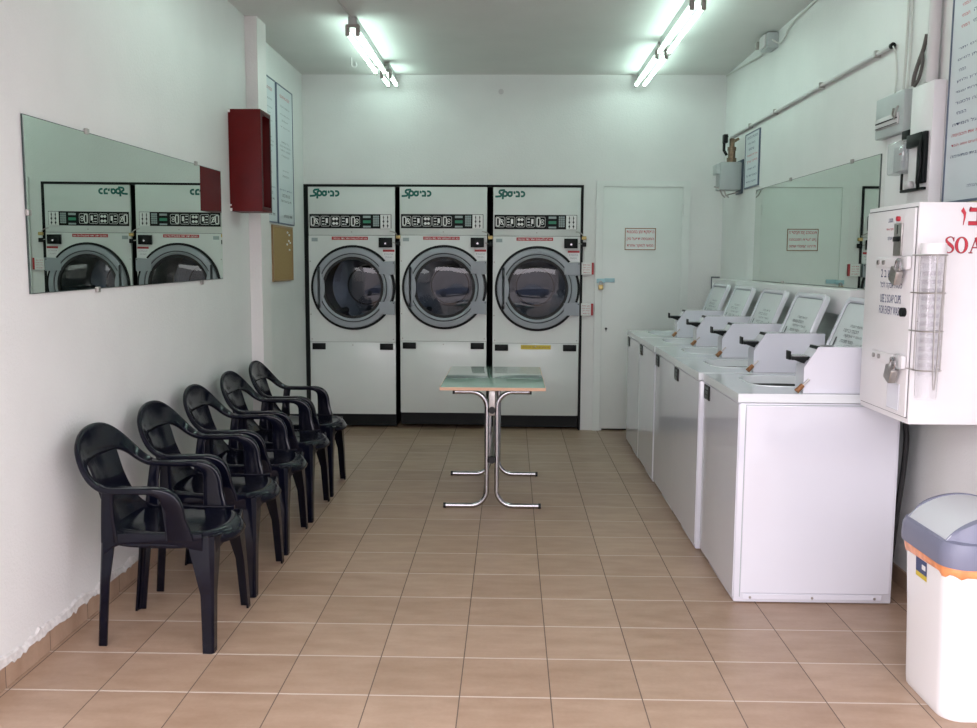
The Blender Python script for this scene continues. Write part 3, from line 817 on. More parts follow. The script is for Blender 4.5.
# ================================================================== TABLE
TY0, TY1, TX0, TX1, TZ = 5.71, 6.86, -.435, .222, .787
tcx = (TX0+TX1)/2-.004
T = thing('folding_table', (tcx, (TY0+TY1)/2, 0), 'small table with a glossy green top on chrome tube legs', 'table')
MB().rbox(TX0, TX1, TY0, TY1, TZ-.020, TZ, .002).build('table_top', 'green_top', T)
e = MB()
e.rbox(TX0-.002, TX1+.002, TY0-.003, TY0, TZ-.021, TZ-.001, .001, 1).rbox(TX0-.002, TX1+.002, TY1, TY1+.003, TZ-.021, TZ-.001, .001, 1)
e.rbox(TX0-.003, TX0, TY0, TY1, TZ-.021, TZ-.001, .001, 1).rbox(TX1, TX1+.003, TY0, TY1, TZ-.021, TZ-.001, .001, 1)
e.build('edge_band', 'edge', T)
for yy, xx0, xx1 in ((5.775, -.415, .200), (6.67, -.425, .205)):
    for s in (-1, 1):
        xin = tcx+s*.032; xt = tcx+s*.245; xb = (xx0 if s < 0 else xx1); zt = TZ-.036; zb = .0165; R_ = .10
        pts = [(xt, yy, zt), (xin+s*R_, yy, zt)]
        pts += [(xin+s*R_-s*R_*sin(radians(a)), yy, zt-R_+R_*cos(radians(a))) for a in range(10, 91, 10)]
        pts += [(xin, yy, zb+R_)]
        pts += [(xin+s*R_-s*R_*cos(radians(a)), yy, zb+R_-R_*sin(radians(a))) for a in range(10, 91, 10)]
        pts += [(xb, yy, zb)]
        lg = MB().tube(pts, .0155, 14).build('leg', 'chrome', T)
        MB().cyl((xb-s*.012, yy, zb), (xb+s*.004, yy, zb), .0168, n=14).cyl((xt-s*.01, yy, zt), (xt+s*.004, yy, zt), .0168, n=14).build('end_cap', 'rubber', lg)
fr = MB(); fr.rbox(tcx-.016, tcx+.016, 5.79, 6.655, .30, .33, .003).rbox(tcx-.018, tcx+.018, 5.79, 6.655, .62, .65, .003)
fr.rbox(tcx-.020, tcx+.020, 5.765, 5.785, .60, TZ-.022, .003).rbox(tcx-.020, tcx+.020, 6.66, 6.68, .60, TZ-.022, .003)
fr.tube([(tcx, 5.80, .31), (tcx+.010, 6.2, .47), (tcx, 6.64, .63)], .010, 8)
fr.build('crossbar', 'steel', T)
kn = MB()
for z in (.315, .635):
    kn.cyl((tcx, 5.752, z), (tcx, 5.79, z), .022, n=16)
kn.build('pivot_knob', 'rubber', T)

# ================================================================== LEFT WALL THINGS
def wall_mirror(name, x, face, y0, y1, z0, z1, label, tilt=0):
    r = thing(name, (x, (y0+y1)/2, z0), label, 'mirror')
    a, b = (x, x+face*.006)
    MB().box(min(a, b), max(a, b), y0, y1, z0, z1).build('backing', 'mirror_edge', r)
    xf = x+face*.0062
    m = MB(); m.box(min(b, b+face*.001), max(b, b+face*.001), y0+.003, y1-.003, z0+.003, z1-.003); m.build('mirror_glass', 'mirror', r)
    return r
ml = wall_mirror('wall_mirror', XL+.001, 1, 3.52, 5.915, 1.440, 2.118, 'large rectangular mirror on the left wall above the chairs')
ml.rotation_euler = (.006, .0033, 0)
def clips(r, x, face, pts):
    for y, z in pts:
        c = MB(); c.rbox(min(x, x+face*.014), max(x, x+face*.014), y-.014, y+.014, z-.012, z+.012, .002, 1); c.build('clip', 'steel', r)
clips(ml, XL+.0015, 1, ((4.05, 2.121), (5.45, 2.121), (4.1, 1.437), (5.5, 1.428), (3.528, 1.75)))
mr = wall_mirror('wall_mirror', XR-.001, -1, 4.94, 7.41, 1.428, 2.135, 'large rectangular mirror on the right wall above the washing machines')
clips(mr, XR-.0015, -1, ((5.35, 2.138), (6.5, 2.138), (5.05, 1.430), (6.6, 1.430)))

# red open box
r = thing('hose_cabinet', (-1.74, 6.17, 1.90), 'dark red open-fronted metal box on the left wall by the pillar', 'cabinet')
ra, rb, rc, rd = 6.12, 6.375, 1.887, 2.545; xo = -1.635
MB().rbox(XL+.001, xo, ra, ra+.012, rc, rd, .003).rbox(XL+.001, xo, rb-.012, rb, rc, rd, .003).rbox(XL+.001, xo, ra+.012, rb-.012, rd-.012, rd, .003).rbox(XL+.001, xo, ra+.012, rb-.012, rc, rc+.012, .003).box(XL+.001, XL+.008, ra+.012, rb-.012, rc+.012, rd-.012).build('shell', 'red', r)
fl = MB(); fl.box(xo-.003, xo+.001, ra+.01, ra+.035, rc+.01, rd-.01).box(xo-.003, xo+.001, rb-.035, rb-.01, rc+.01, rd-.01).box(xo-.003, xo+.001, ra+.035, rb-.035, rd-.032, rd-.01).box(xo-.003, xo+.001, ra+.035, rb-.035, rc+.01, rc+.032)
fl.build('front_flange', 'red_in', r)
ch = MB()
for (z, s) in ((rc+.01, .010), (rc+.04, .006), (rd-.012, .009)): ch.box(XL+.001, XL+.006+s, ra-.002, ra-.0003, z-s, z+s)
ch.build('chipped_paint', 'white', r)

HB = ['מכבסה בשירות עצמי', 'הוראות הפעלה', 'יש למיין את הכביסה', 'לפי צבעים וסוג הבד', 'אין להעמיס יתר', 'על המידה', 'יש להכניס את הכביסה',
      'למכונה ולסגור', 'הכנס מטבעות לפי', 'המחירון ולחץ', 'בחר תכנית מתאימה', 'המתן לסיום', 'הוצא את הכביסה', 'מיד עם סיום הפעולה', 'תודה ובהצלחה', 'ההנהלה']
def poster(name, x, face, y0, y1, z0, z1, label, cat, lines, fw=.008, frame='frame_mid', group=None, paper='paper'):
    """lines: (text, zfrac, wfrac, hfrac, ink, align-frac)"""
    r = thing(name, (x, (y0+y1)/2, z0), label, cat, group)
    a = x; b = x+face*.008
    MB().box(min(a, b), max(a, b), y0+fw, y1-fw, z0+fw, z1-fw).build('sheet', paper, r)
    f = MB(); c = x+face*.012; lo, hi = min(a, c), max(a, c)
    f.box(lo, hi, y0, y0+fw, z0, z1).box(lo, hi, y1-fw, y1, z0, z1).box(lo, hi, y0+fw, y1-fw, z0, z0+fw).box(lo, hi, y0+fw, y1-fw, z1-fw, z1)
    f.build('frame', frame, r)
    inks = {}
    u = Vector((0, 1 if face > 0 else -1, 0)) if False else Vector((0, (1 if face > 0 else -1), 0))
    # seen from the room: on the left wall (+x face) reading runs towards +y; on the right wall towards -y
    W_, H_ = y1-y0-2*fw, z1-z0-2*fw
    for s, zf, wf, hf, ink, off in lines:
        mb = inks.setdefault(ink, MB())
        o = (x+face*.0088, (y0+y1)/2+u.y*off*W_, z0+fw+H_*zf)
        put_text(mb, heb(s), o, u, (0, 0, 1), W_*wf, H_*hf, .006)
    for ink, mb in inks.items(): mb.build('lettering', ink, r, smooth=False)
    return r
L1 = [(HB[0], .93, .62, .020, 'redink', 0)]+[(HB[k+1], z, w, .015, 'greyink', 0) for k, (z, w) in enumerate(((.86, .6), (.80, .62), (.76, .4), (.71, .6), (.60, .5), (.57, .7), (.54, .66), (.50, .5), (.39, .4), (.35, .45)))]
L1 += [(HB[11], .245, .8, .016, 'navy', 0), (HB[12], .205, .5, .022, 'blackink', 0), (HB[13], .165, .7, .018, 'blackink', 0), (HB[14], .055, .55, .024, 'blackink', .1)]
poster('instruction_poster', XLR+.001, 1, 7.585, 8.13, 1.865, 2.99, 'tall framed poster above the cork board, nearest the left dryer', 'poster', L1, .010, group='posters on the recessed left wall')
poster('instruction_poster', XLR+.001, 1, 7.03, 7.555, 1.865, 2.99, 'tall framed poster partly hidden behind the pillar', 'poster', L1, .010, group='posters on the recessed left wall')
r = thing('cork_board', (XLR, 7.55, 1.41), 'small cork notice board under the posters on the left', 'notice board')
MB().box(XLR+.001, XLR+.010, 7.39, 8.035, 1.408, 1.835).build('cork', 'cork', r)
f = MB(); f.box(XLR+.001, XLR+.016, 7.375, 7.39, 1.395, 1.85).box(XLR+.001, XLR+.016, 8.035, 8.05, 1.395, 1.85).box(XLR+.001, XLR+.016, 7.39, 8.035, 1.395, 1.408).box(XLR+.001, XLR+.016, 7.39, 8.035, 1.835, 1.85)
f.build('frame', 'wood', r)
random.seed(5)
for k, (y, z) in enumerate(((7.74, 1.80), (7.80, 1.78), (7.78, 1.73), (7.83, 1.715), (7.72, 1.70), (7.80, 1.655))):
    MB().cyl((XLR+.0105, y+.12, z), (XLR+.020, y+.12, z), .009, .007, n=10).build('pin', 'white', r)

# ================================================================== RIGHT WALL THINGS
s8 = [('מכונות כביסה', .93, .78, .045, 'navy', 0), ('נוהלי', .82, .5, .04, 'navy', -.05), ('שימוש', .71, .4, .04, 'navy', -.05), ('אין להשאיר', .59, .78, .05, 'redink', 0), ('חפצי ערך', .47, .78, .05, 'redink', 0),
      ('ללא השגחה', .34, .62, .04, 'navy', 0), ('האחריות על', .21, .78, .045, 'navy', 0), ('הלקוח בלבד', .09, .72, .045, 'navy', 0)]
poster('notice_sign', XR-.001, -1, 7.345, 7.778, 2.168, 2.606, 'small white notice with blue and red writing above the washing machine mirror', 'sign', s8, .010)
# big framed notice at the right edge of the view
L2 = []
z = .985
plan = [('navy', .62), ('navy', .7), (None, 0), ('redink', .16), ('redink', .16), ('redink', .16), (None, 0), ('navy', .8), ('navy', .8), ('navy', .14), ('navy', .8), ('navy', .8), ('navy', .8), ('navy', .2), ('navy', .84), ('redink', .84), ('redink', .84), ('navy', .84), (None, 0), (None, 0), ('navy', .5)]
sh = [0, .03, 0, 0, 0, 0, 0, 0, 0, 0, 0, 0, 0, 0, 0, 0, 0, 0, 0, 0, .1]
for k, (ink, w) in enumerate(plan):
    zf = .93-.875*k/20
    if ink is None: continue
    if w < .3:
        L2.append((HB[9][:4], zf, w*.55, .012, ink, -.40+w*.27)); L2.append((HB[(k*3) % 15], zf, .5, .013, 'navy', -.02)) if w == .16 else None
    else: L2.append((HB[(k*5+2) % 16]+' '+HB[(k*7+3) % 16], zf, w, .014, ink, -.02 if w > .6 else .02))
poster('rules_board', XR-.001, -1, 3.42, 4.215, 1.83, 2.88, 'large framed notice board with blue and red writing above the soap dispenser', 'notice board', L2, .009)

# surface pipe run
r = thing('conduit', (XR-.02, 6.4, 2.63), 'grey conduit running along the upper right wall', 'pipe')
MB().tube([(XR-.018, 8.26, 2.655), (XR-.018, 4.85, 2.655)], .012, 12).build('tube', 'pipe', r)
MB().cyl((XR-.018, 4.85, 2.655), (XR-.018, 4.83, 2.655), .015, n=12).build('end_cap', 'black', r)
for y in (5.03, 5.9, 6.9, 7.6):
    MB().rbox(XR-.036, XR-.001, y-.008, y+.008, 2.637, 2.673, .002, 1).build('clamp', 'steel', r)
# junction box under the ceiling
r = thing('junction_box', (XR-.04, 6.8, 3.13), 'small grey junction box in the corner of ceiling and right wall', 'electrical box')
MB().rbox(XR-.085, XR-.001, 6.95, 7.13, 3.12, 3.225, .006).build('box', 'greybox', r)
MB().rbox(XR-.10, XR-.085, 6.97, 7.11, 3.13, 3.215, .003).build('cover', 'pipe', r)
MB().rbox(XR-.11, XR-.03, 7.13, 7.19, 3.15, 3.20, .008).build('gland', 'lampholder', r)
tag(MB().tube(catmull([(XR-.05, 7.18, 3.17), (XR-.02, 7.35, 3.15), (XR-.02, 7.7, 3.17), (XR-.02, 8.2, 3.20), (XR-.02, 8.5, 3.215)], 5), .007, 6).build('ceiling_cable', 'cable'), 'thin pale cable from the junction box to the far corner', 'cable')
tag(MB().tube(catmull([(XR-.05, 6.94, 3.17), (XR-.02, 6.87, 3.13), (XR-.015, 6.75, 3.14), (XR-.012, 6.55, 3.20), (XR-.012, 5.6, 3.222), (XR-.012, 3.8, 3.222)], 6), .006, 6).build('ceiling_cable', 'cable'), 'thin pale cable running from the junction box along the ceiling edge towards the front', 'cable')

# valve and meter by the far corner
r = thing('water_meter', (1.83, 7.95, 2.13), 'grey meter housing with brass valve on the right wall near the far corner', 'meter')
MB().rbox(1.735, XR-.012, 7.86, 8.03, 2.17, 2.40, .012).rbox(1.705, 1.80, 7.88, 8.01, 2.30, 2.385, .008).build('housing', 'greybox', r)
MB().rbox(XR-.014, XR-.001, 7.84, 8.05, 2.14, 2.42, .003).build('back_plate', 'frame_dk', r)
v = MB(); v.cyl((1.845, 7.95, 2.40), (1.845, 7.95, 2.44), .040, n=14).cyl((1.845, 7.95, 2.44), (1.845, 7.95, 2.50), .030, n=6).cyl((1.845, 7.95, 2.50), (1.845, 7.95, 2.53), .036, n=14).cyl((1.845, 7.95, 2.53), (1.845, 7.95, 2.60), .022, n=12)
v.cyl((1.845, 7.95, 2.565), (1.90, 7.95, 2.60), .012, n=10)
v.build('brass_valve', 'copper', r)
v = MB().tube([(1.80, 7.93, 2.62), (1.775, 7.93, 2.58), (1.775, 7.93, 2.50), (1.80, 7.93, 2.46)], .012, 8).rbox(1.765, 1.80, 7.90, 7.96, 2.56, 2.63, .004)
v.build('valve_handle', 'black', r)
v = MB()
for a in (0, .03): v.tube([(1.70+a, 7.92, 2.20), (1.74+a, 7.90, 2.185), (1.765+a, 7.90, 2.13), (1.79+a, 7.90, 2.11)], .006, 6)
v.tube([(1.79, 7.9, 2.125), (1.90, 7.9, 2.155)], .005, 6)
v.build('wire_loop', 'steel', r)

# electrical group near the soap dispenser
r = thing('cable_trunking', (1.90, 4.36, 1.70), 'white painted trunking box on the right wall below a thick pipe', 'trunking')
MB().rbox(1.868, XR-.001, 4.25, 4.48, 1.55, 2.380, .003).build('cover', 'whitebox', r)
tag(MB().cyl((1.892, 4.335, 2.381), (1.892, 4.335, ZC-.001), .027, n=20).build('wall_pipe', 'pipe'), 'thick grey vertical pipe rising from the white trunking to the ceiling', 'pipe')
r = thing('fuse_box', (1.90, 4.76, 2.195), 'grey fuse box on the right wall below the conduit end', 'fuse box')
MB().rbox(1.880, XR-.001, 4.595, 4.94, 2.200, 2.402, .006).build('case', 'greybox', r)
MB().rbox(1.872, 1.880, 4.64, 4.92, 2.245, 2.300, .003).build('window_flap', 'pipe', r)
MB().box(1.870, 1.8735, 4.65, 4.915, 2.272, 2.278).box(1.870, 1.8735, 4.65, 4.915, 2.248, 2.252).build('slot', 'black', r)
MB().tube([(1.874, 4.70, 2.325), (1.866, 4.695, 2.295), (1.868, 4.67, 2.272), (1.866, 4.65, 2.31), (1.874, 4.648, 2.33)], .005, 6).build('latch', 'steel', r)
r = thing('power_meter', (1.90, 4.66, 1.88), 'clear covered meter on a dark bracket below the fuse box', 'meter')
MB().rbox(1.905, XR-.001, 4.49, 4.84, 1.45, 2.198, .002).build('board', 'whitebox', r)
MB().rbox(1.838, 1.904, 4.485, 4.665, 1.995, 2.150, .012).build('cover', 'acryl2', r)
MB().rbox(1.866, 1.900, 4.50, 4.65, 2.01, 2.13, .004).rbox(1.857, 1.866, 4.52, 4.56, 2.05, 2.12, .001, 1).build('meter_core', 'greybox', r)
MB().box(1.8540, 1.8565, 4.535, 4.56, 2.085, 2.090).build('dial', 'redink', r)
v = MB(); v.rbox(1.842, 1.866, 4.30, 4.455, 2.10, 2.160, .004).rbox(1.846, 1.866, 4.27, 4.345, 1.93, 2.16, .004).rbox(1.842, 1.866, 4.27, 4.50, 1.900, 1.912, .002, 1).rbox(1.842, 1.852, 4.488, 4.500, 1.912, 1.99, .002, 1).rbox(1.870, 1.904, 4.50, 4.58, 2.150, 2.197, .004)
v.tube(catmull([(1.852, 4.30, 2.15), (1.835, 4.285, 2.08), (1.842, 4.29, 2.02), (1.832, 4.285, 1.95), (1.846, 4.31, 1.905)], 5), .008, 7)
v.build('bracket', 'black', r)
MB().rbox(1.840, 1.866, 4.40, 4.455, 1.913, 1.95, .008).build('wire_nut', 'pipe', r)
tag(MB().tube(catmull([(1.90, 4.55, 2.404), (1.90, 4.54, 2.45), (1.905, 4.51, 2.51), (1.91, 4.48, 2.56), (1.912, 4.455, 2.62)], 5), .010, 7).tube(catmull([(1.898, 4.53, 2.40), (1.90, 4.49, 2.43), (1.905, 4.475, 2.49), (1.91, 4.49, 2.55)], 5), .008, 7).build('loose_wire', 'dkcable'), 'dark twisted wire loop sticking up behind the white trunking', 'wire')
tag(MB().tube(catmull([(1.905, 4.67, 2.403), (1.912, 4.68, 2.6), (1.916, 4.69, 2.9), (1.916, 4.70, ZC)], 5), .006, 6).build('supply_cable', 'cable'), 'pale cable dropping from the ceiling to the fuse box, left one of two', 'cable')
tag(MB().tube(catmull([(1.905, 4.63, 2.403), (1.914, 4.635, 2.6), (1.916, 4.65, 2.9), (1.916, 4.66, ZC)], 5), .005, 6).build('supply_cable', 'cable'), 'pale cable dropping from the ceiling to the fuse box, right one of two', 'cable')
tag(MB().tube(catmull([(XR-.018, 4.83, 2.65), (1.912, 4.80, 2.60), (1.914, 4.785, 2.50), (1.908, 4.78, 2.403)], 5), .004, 6).build('conduit_wire', 'cable'), 'thin white wire hanging from the conduit end into the fuse box', 'wire')

# ================================================================== SOAP DISPENSER
SX, SY0, SY1, SZ0, SZ1 = 1.557, 3.61, 4.105, .942, 1.802
r = thing('soap_dispenser', (1.74, 3.86, SZ0), 'white wall mounted soap vending box with red SOAP lettering and two padlocks', 'soap dispenser')
MB().rbox(SX, XR-.001, SY0, SY1, SZ0, SZ1, .004).build('case', 'whitebox', r)
dd = MB().rbox(SX-.010, SX, SY0+.012, SY1-.014, SZ0+.026, SZ1-.020, .003).build('front_door', 'whitebox', r)
gp = MB(); X_ = SX-.0005
gp.box(SX-.0015, SX-.0002, SY0+.009, SY0+.012, SZ0+.022, SZ1-.016).box(SX-.0015, SX-.0002, SY1-.014, SY1-.010, SZ0+.022, SZ1-.016).box(SX-.0015, SX-.0002, SY0+.009, SY1-.010, SZ1-.020, SZ1-.016).box(SX-.0015, SX-.0002, SY0+.009, SY1-.010, SZ0+.022, SZ0+.026)
gp.build('door_gap', 'groove', r)
xf = SX-.010
cpn = MB().rbox(xf-.008, xf, 3.720, 3.795, 1.598, 1.728, .003).build('coin_acceptor', 'steel', r)
MB().rbox(xf-.014, xf-.008, 3.725, 3.79, 1.655, 1.675, .003).box(xf-.009, xf-.0079, 3.754, 3.762, 1.685, 1.72).build('coin_slot', 'black', cpn)
MB().cyl((xf, 3.762, 1.745), (xf-.012, 3.762, 1.745), .010, n=14).build('red_button', 'redink', r)
t = MB(); uu = (0, -1, 0)
for s, z, w, h in ((heb('השתמש ב 2'), 1.528, .215, .034), (heb('כוסות אבקה לכל'), 1.478, .215, .032), ('USE 2 SOAP CUPS', 1.425, .205, .034), ('FOR EVERY WASH', 1.378, .215, .034)):
    put_text(t, s, (xf-.0006, 3.812, z), uu, (0, 0, 1), w, h, .010)
for s, z, w in ((heb('מטבע'), 1.742, .045), (heb('אבקה'), 1.668, .045)): put_text(t, s, (xf-.0006, 3.848, z), uu, (0, 0, 1), w, .016, .02)
t.build('lettering', 'navy', r, smooth=False)
t = MB(); put_text(t, heb('שקל אחד'), (xf-.0006, 3.850, 1.706), uu, (0, 0, 1), .07, .012, .01); t.build('lettering', 'redink', r, smooth=False)
MB().cyl((xf, 3.668, 1.378), (xf-.016, 3.668, 1.378), .018, n=18).build('key_lock', 'black', r)
MB().rbox(xf-.004, xf, 3.675, 3.79, .985, 1.09, .002, 1).build('dispense_flap', 'enamel', r)
for z in (1.570, 1.182):
    h = MB(); h.rbox(xf-.008, xf-.001, 3.70, 3.965, z-.018, z+.022, .003); HH = h.build('hasp', 'whitebox', r)
    h = MB(); h.rbox(xf-.016, xf-.008, 3.625, 3.720, z-.026, z+.028, .012).rbox(SX-.004, SX+.060, SY0-.006, SY0-.0005, z-.018, z+.020, .003); h.build('hasp_plate', 'whitebox', HH)
    b = MB()
    for y in (3.93, 3.875, 3.745): b.cyl((xf-.008, y, z+.002), (xf-.014, y, z+.002), .010, n=12)
    b.build('bolt', 'steel', HH)
for z, lab in ((1.570, 'upper steel padlock hanging from the soap dispenser hasp'), (1.182, 'lower steel padlock hanging from the soap dispenser hasp')):
    p = thing('padlock', (xf-.03, 3.70, z-.09), lab, 'padlock', 'steel padlocks on the soap dispenser')
    # body hangs a little askew
    a = radians(24); cc, ss = cos(a), sin(a); oy, oz = 3.672, z+.010; xx = xf-.030
    def Pm(y, zz, x=xx): return (x, oy+(y*cc-zz*ss), oz+(y*ss+zz*cc))
    body = MB(); rr = rrect(-.031, .031, -.095, -.036, .006, 3)
    body.loft([[Pm(y*.93, q, xx-.014) for y, q in rr], [Pm(y, q, xx-.010) for y, q in rr], [Pm(y, q, xx+.010) for y, q in rr], [Pm(y*.93, q, xx+.013) for y, q in rr]])
    body.build('body', 'steel', p)
    MB().tube([Pm(-.019, -.040), Pm(-.019, -.014), Pm(-.013, -.001), Pm(0, .006), Pm(.013, -.001), Pm(.019, -.014), Pm(.019, -.040)], .0055, 9).build('shackle', 'chrome', p)
# clear cup tube with its wire holder
cxm, cym = 1.594, SY0-.055
cup = MB(); rings = []
for rr_, z in ((.042, 1.60), (.042, 1.35), (.041, 1.16), (.039, 1.05)):
    rings.append([(cxm+rr_*cos(2*pi*k/28), cym+rr_*sin(2*pi*k/28), z) for k in range(28)])
p = thing('cup_holder', (cxm, cym, .98), 'clear plastic cup tube in a wire holder on the soap dispenser front', 'cup holder')
cup.loft(rings, True, False); cup.build('clear_tube', 'acryl', p)
cups = MB(); zb = 1.03
for k in range(13):
    z = 1.14+k*.032; cups.loft([[(cxm+q*cos(2*pi*j/20), cym+q*sin(2*pi*j/20), zz) for j in range(20)] for q, zz in ((.031, z), (.038, z+.045), (.039, z+.047))], True, False)
cups.build('plastic_cups', 'acryl', p)
MB().loft([[(cxm+q*cos(2*pi*j/28), cym+q*sin(2*pi*j/28), zz) for j in range(28)] for q, zz in ((.045, 1.598), (.046, 1.602), (.046, 1.640), (.044, 1.645))], True, True).build('cap', 'binbody', p)
w = MB()
for z in (1.600, 1.458, 1.313, 1.164):
    pts = [(cxm-.053, SY0-.002, z)]+[(cxm+.050*cos(radians(a)), cym-.0+.050*sin(radians(a)), z) for a in range(180, 361, 15)]+[(cxm+.053, SY0-.002, z)]
    w.tube(pts, .0028, 6)
w.tube([(cxm-.050, cym, 1.60), (cxm-.050, cym, 1.16)], .0028, 6).tube([(cxm+.050, cym, 1.60), (cxm+.046, cym-.01, 1.16)], .0028, 6)
w.tube(catmull([(cxm-.006, cym-.050, 1.60), (cxm-.002, cym-.050, 1.3), (cxm+.004, cym-.050, 1.115), (cxm+.012, cym-.050, 1.115), (cxm+.018, cym-.048, 1.3), (cxm+.028, cym-.042, 1.60)], 5), .0028, 6)
w.build('wire_frame', 'steel', p)
# red lettering
def at_face(px, pz): return (px, SY0-.0008, pz)
def soap_letters(mb, grow=0.0, off=0.0):
    y = SY0-.0012-off; u = (1, 0, 0); up = (0, 0, 1)
    H = .060; zb = 1.609; g = grow
    def S(pts, w): stroke(mb, pts, [q+2*g for q in w] if isinstance(w, list) else w+2*g, (0, y, 0), u, up)
    # S
    x = 1.660; cx = x+.018; r_ = .0145
    pts = arc(cx, zb+H-.0165, r_, .0145, 20, 200, 12)+arc(cx, zb+.0175, .0155, .0165, 35, -160, 14)[0:]
    sp = catmull([(cx+.0145, zb+.049, 0), (cx+.008, zb+.0595, 0), (cx-.002, zb+.0605, 0), (cx-.0125, zb+.053, 0), (cx-.010, zb+.042, 0), (cx, zb+.033, 0), (cx+.011, zb+.023, 0), (cx+.0135, zb+.012, 0), (cx+.006, zb+.003, 0), (cx-.005, zb+.0015, 0), (cx-.0165, zb+.012, 0)], 4)
    ww = [.002+.0095*math.exp(-((i/len(sp)-.5)/.20)**2) for i in range(len(sp))]
    S([(q.x, q.y) for q in sp], ww)
    S([(cx+.0150, zb+.060), (cx+.0150, zb+.044)], .002); S([(cx-.0165, zb+.0), (cx-.0165, zb+.018)], .002)
    # O
    cx = x+.063; n = 36
    o = [(cx+(.0245+g)*cos(2*pi*k/n), zb+H/2+(H/2+.001+g)*sin(2*pi*k/n)) for k in range(n)]
    i_ = [(cx+(.0135-g)*cos(2*pi*k/n), zb+H/2+(H/2-.002-g)*sin(2*pi*k/n)) for k in range(n)]
    mb.add([(a, y, b) for a, b in o]+[(a, y, b) for a, b in i_], [(k, (k+1) % n, n+(k+1) % n, n+k) for k in range(n)])
    # A
    cx = x+.116
    S([(cx+.001, zb+H), (cx+.019, zb)], .0115); S([(cx, zb+H-.004), (cx-.018, zb)], .0025); S([(cx-.012, zb+.021), (cx+.012, zb+.021)], .003)
    S([(cx-.025, zb+.001), (cx-.010, zb+.001)], .0025); S([(cx+.009, zb+.001), (cx+.028, zb+.001)], .0025)
    # P
    cx = x+.155
    S([(cx, zb), (cx, zb+H)], .0100); S([(cx-.010, zb+.001), (cx+.010, zb+.001)], .0025); S([(cx-.010, zb+H-.001), (cx+.012, zb+H-.001)], .0025)
    S([(cx+.004, zb+H-.001)]+arc(cx+.012, zb+H-.017, .014, .016, 90, -90, 12)+[(cx+.004, zb+H-.033)], [.002, .002, .003, .005, .007, .009, .010, .010, .010, .009, .007, .005, .003, .002, .002])
    # Hebrew word above: vav, bet, samekh
    zb = 1.715; H = .066
    x = 1.713
    mb.add([(a, y, b) for a, b in ((x, zb+H*.80), (x+.009, zb+H+.002), (x+.013, zb+H*.90), (x+.020, zb+H*.72), (x+.019, zb+.03), (x+.013, zb), (x+.0105, zb), (x+.012, zb+.03), (x+.010, zb+H*.62))], [tuple(range(9))])
    x = 1.743
    S([(x+.002, zb+H-.008), (x+.030, zb+H-.008)], .014); S([(x+.036, zb+H-.004), (x+.037, zb+.004)], .010); S([(x, zb+.007), (x+.046, zb+.007)], .014)
    S([(x+.008, zb+H+.003), (x+.003, zb+H-.012)], .004)
    x = 1.826; S(arc(x, zb+H/2-.001, .019, H/2-.007, 60, 420, 26), .010)
t = MB(); soap_letters(t, .0011, 0); t.build('letter_outline', 'blackink', r, smooth=False)
t = MB(); soap_letters(t, 0, .0008); t.build('lettering', 'redink', r, smooth=False)
tag(MB().tube(catmull([(1.86, 3.80, 1.806), (1.80, 3.74, 1.806), (1.83, 3.66, 1.808), (1.895, 3.615, 1.83), (1.915, 3.56, 1.86)], 5), .005, 6).build('yellow_wire', 'brass'), 'thin yellowish wire lying on top of the soap dispenser', 'wire')

# ================================================================== BIN
BX0, BX1, BY0, BY1 = 1.485, 1.862, 3.045, 3.44
bcx, bcy = (BX0+BX1)/2, (BY0+BY1)/2
r = thing('waste_bin', (bcx, bcy, 0), 'white swing top waste bin with blue grey lid and orange bag', 'waste bin')
def rr3(g, z, rad=.075, n=7):
    hx, hy = (BX1-BX0)/2*g, (BY1-BY0)/2*g
    return [(bcx+a, bcy+b, z) for a, b in rrect(-hx, hx, -hy, hy, rad*g, n)]
b = MB(); b.loft([rr3(.90, .0), rr3(.915, .006), rr3(.925, .03), rr3(.965, .30), rr3(1.02, .535), rr3(1.025, .555)]); b.build('body', 'binbody', r, angle=50)
# bag rim, gathered
bg = MB(); rings = []; random.seed(11)
base = rr3(1.0, 0)
for lv, (g, z) in enumerate(((1.025, .562), (1.055, .556), (1.062, .540), (1.052, .522), (1.032, .514), (1.022, .520))):
    rg = []
    for k, p in enumerate(base):
        wv = .004*sin(k*1.9+lv*.7)+random.uniform(-.003, .003)
        rg.append((bcx+(p[0]-bcx)*(g+.4*wv), bcy+(p[1]-bcy)*(g+.4*wv), z+(wv*1.5 if lv in (3, 4) else 0)))
    rings.append(rg)
bg.loft(rings, True, False); bg.build('bag', 'bag', r, angle=70)
lid = thing('lid', (bcx, bcy, .555), '', ''); del lid['label']; del lid['category']; lid.parent = r
ld = MB()
# collar
ld.loft([rr3(1.05, .546), rr3(1.105, .550), rr3(1.11, .575), rr3(1.10, .612), rr3(1.06, .632), rr3(.96, .636)], True, False)
ld.loft([rr3(1.05, .546), rr3(1.03, .56), rr3(.96, .60), rr3(.96, .636)], True, False)
# cheeks at both ends (the arch spans x, its axis runs along y)
hw = (BX1-BX0)/2*1.0
def arch(x): return .630+.088*max(0, 1-(x/hw)**2)**.8
for sgn, ye, yi in ((1, BY0-.006, BY0+.050), (-1, BY1+.006, BY1-.045)):
    rings = []
    for k in range(25):
        x = -hw+2*hw*k/24; z = arch(x)
        cc_ = max(0, abs(x)-(hw-.085)); of = .085-math.sqrt(max(0, .085**2-cc_**2)); ya = ye+sgn*min(of, .038)
        rings.append([(bcx+x, ya+sgn*(.012+.20*(z-.63)), z-.006), (bcx+x, ya+sgn*(.016+.20*(z-.63)), z+.003), (bcx+x, max(yi, ya+.02) if sgn > 0 else min(yi, ya-.02), z+.005), (bcx+x, max(yi, ya+.02) if sgn > 0 else min(yi, ya-.02), .600), (bcx+x, ya+sgn*.004, .600)])
    ld.loft(rings)
ld.build('lid_frame', 'binlid', lid, angle=45)
fp = MB(); rings = []
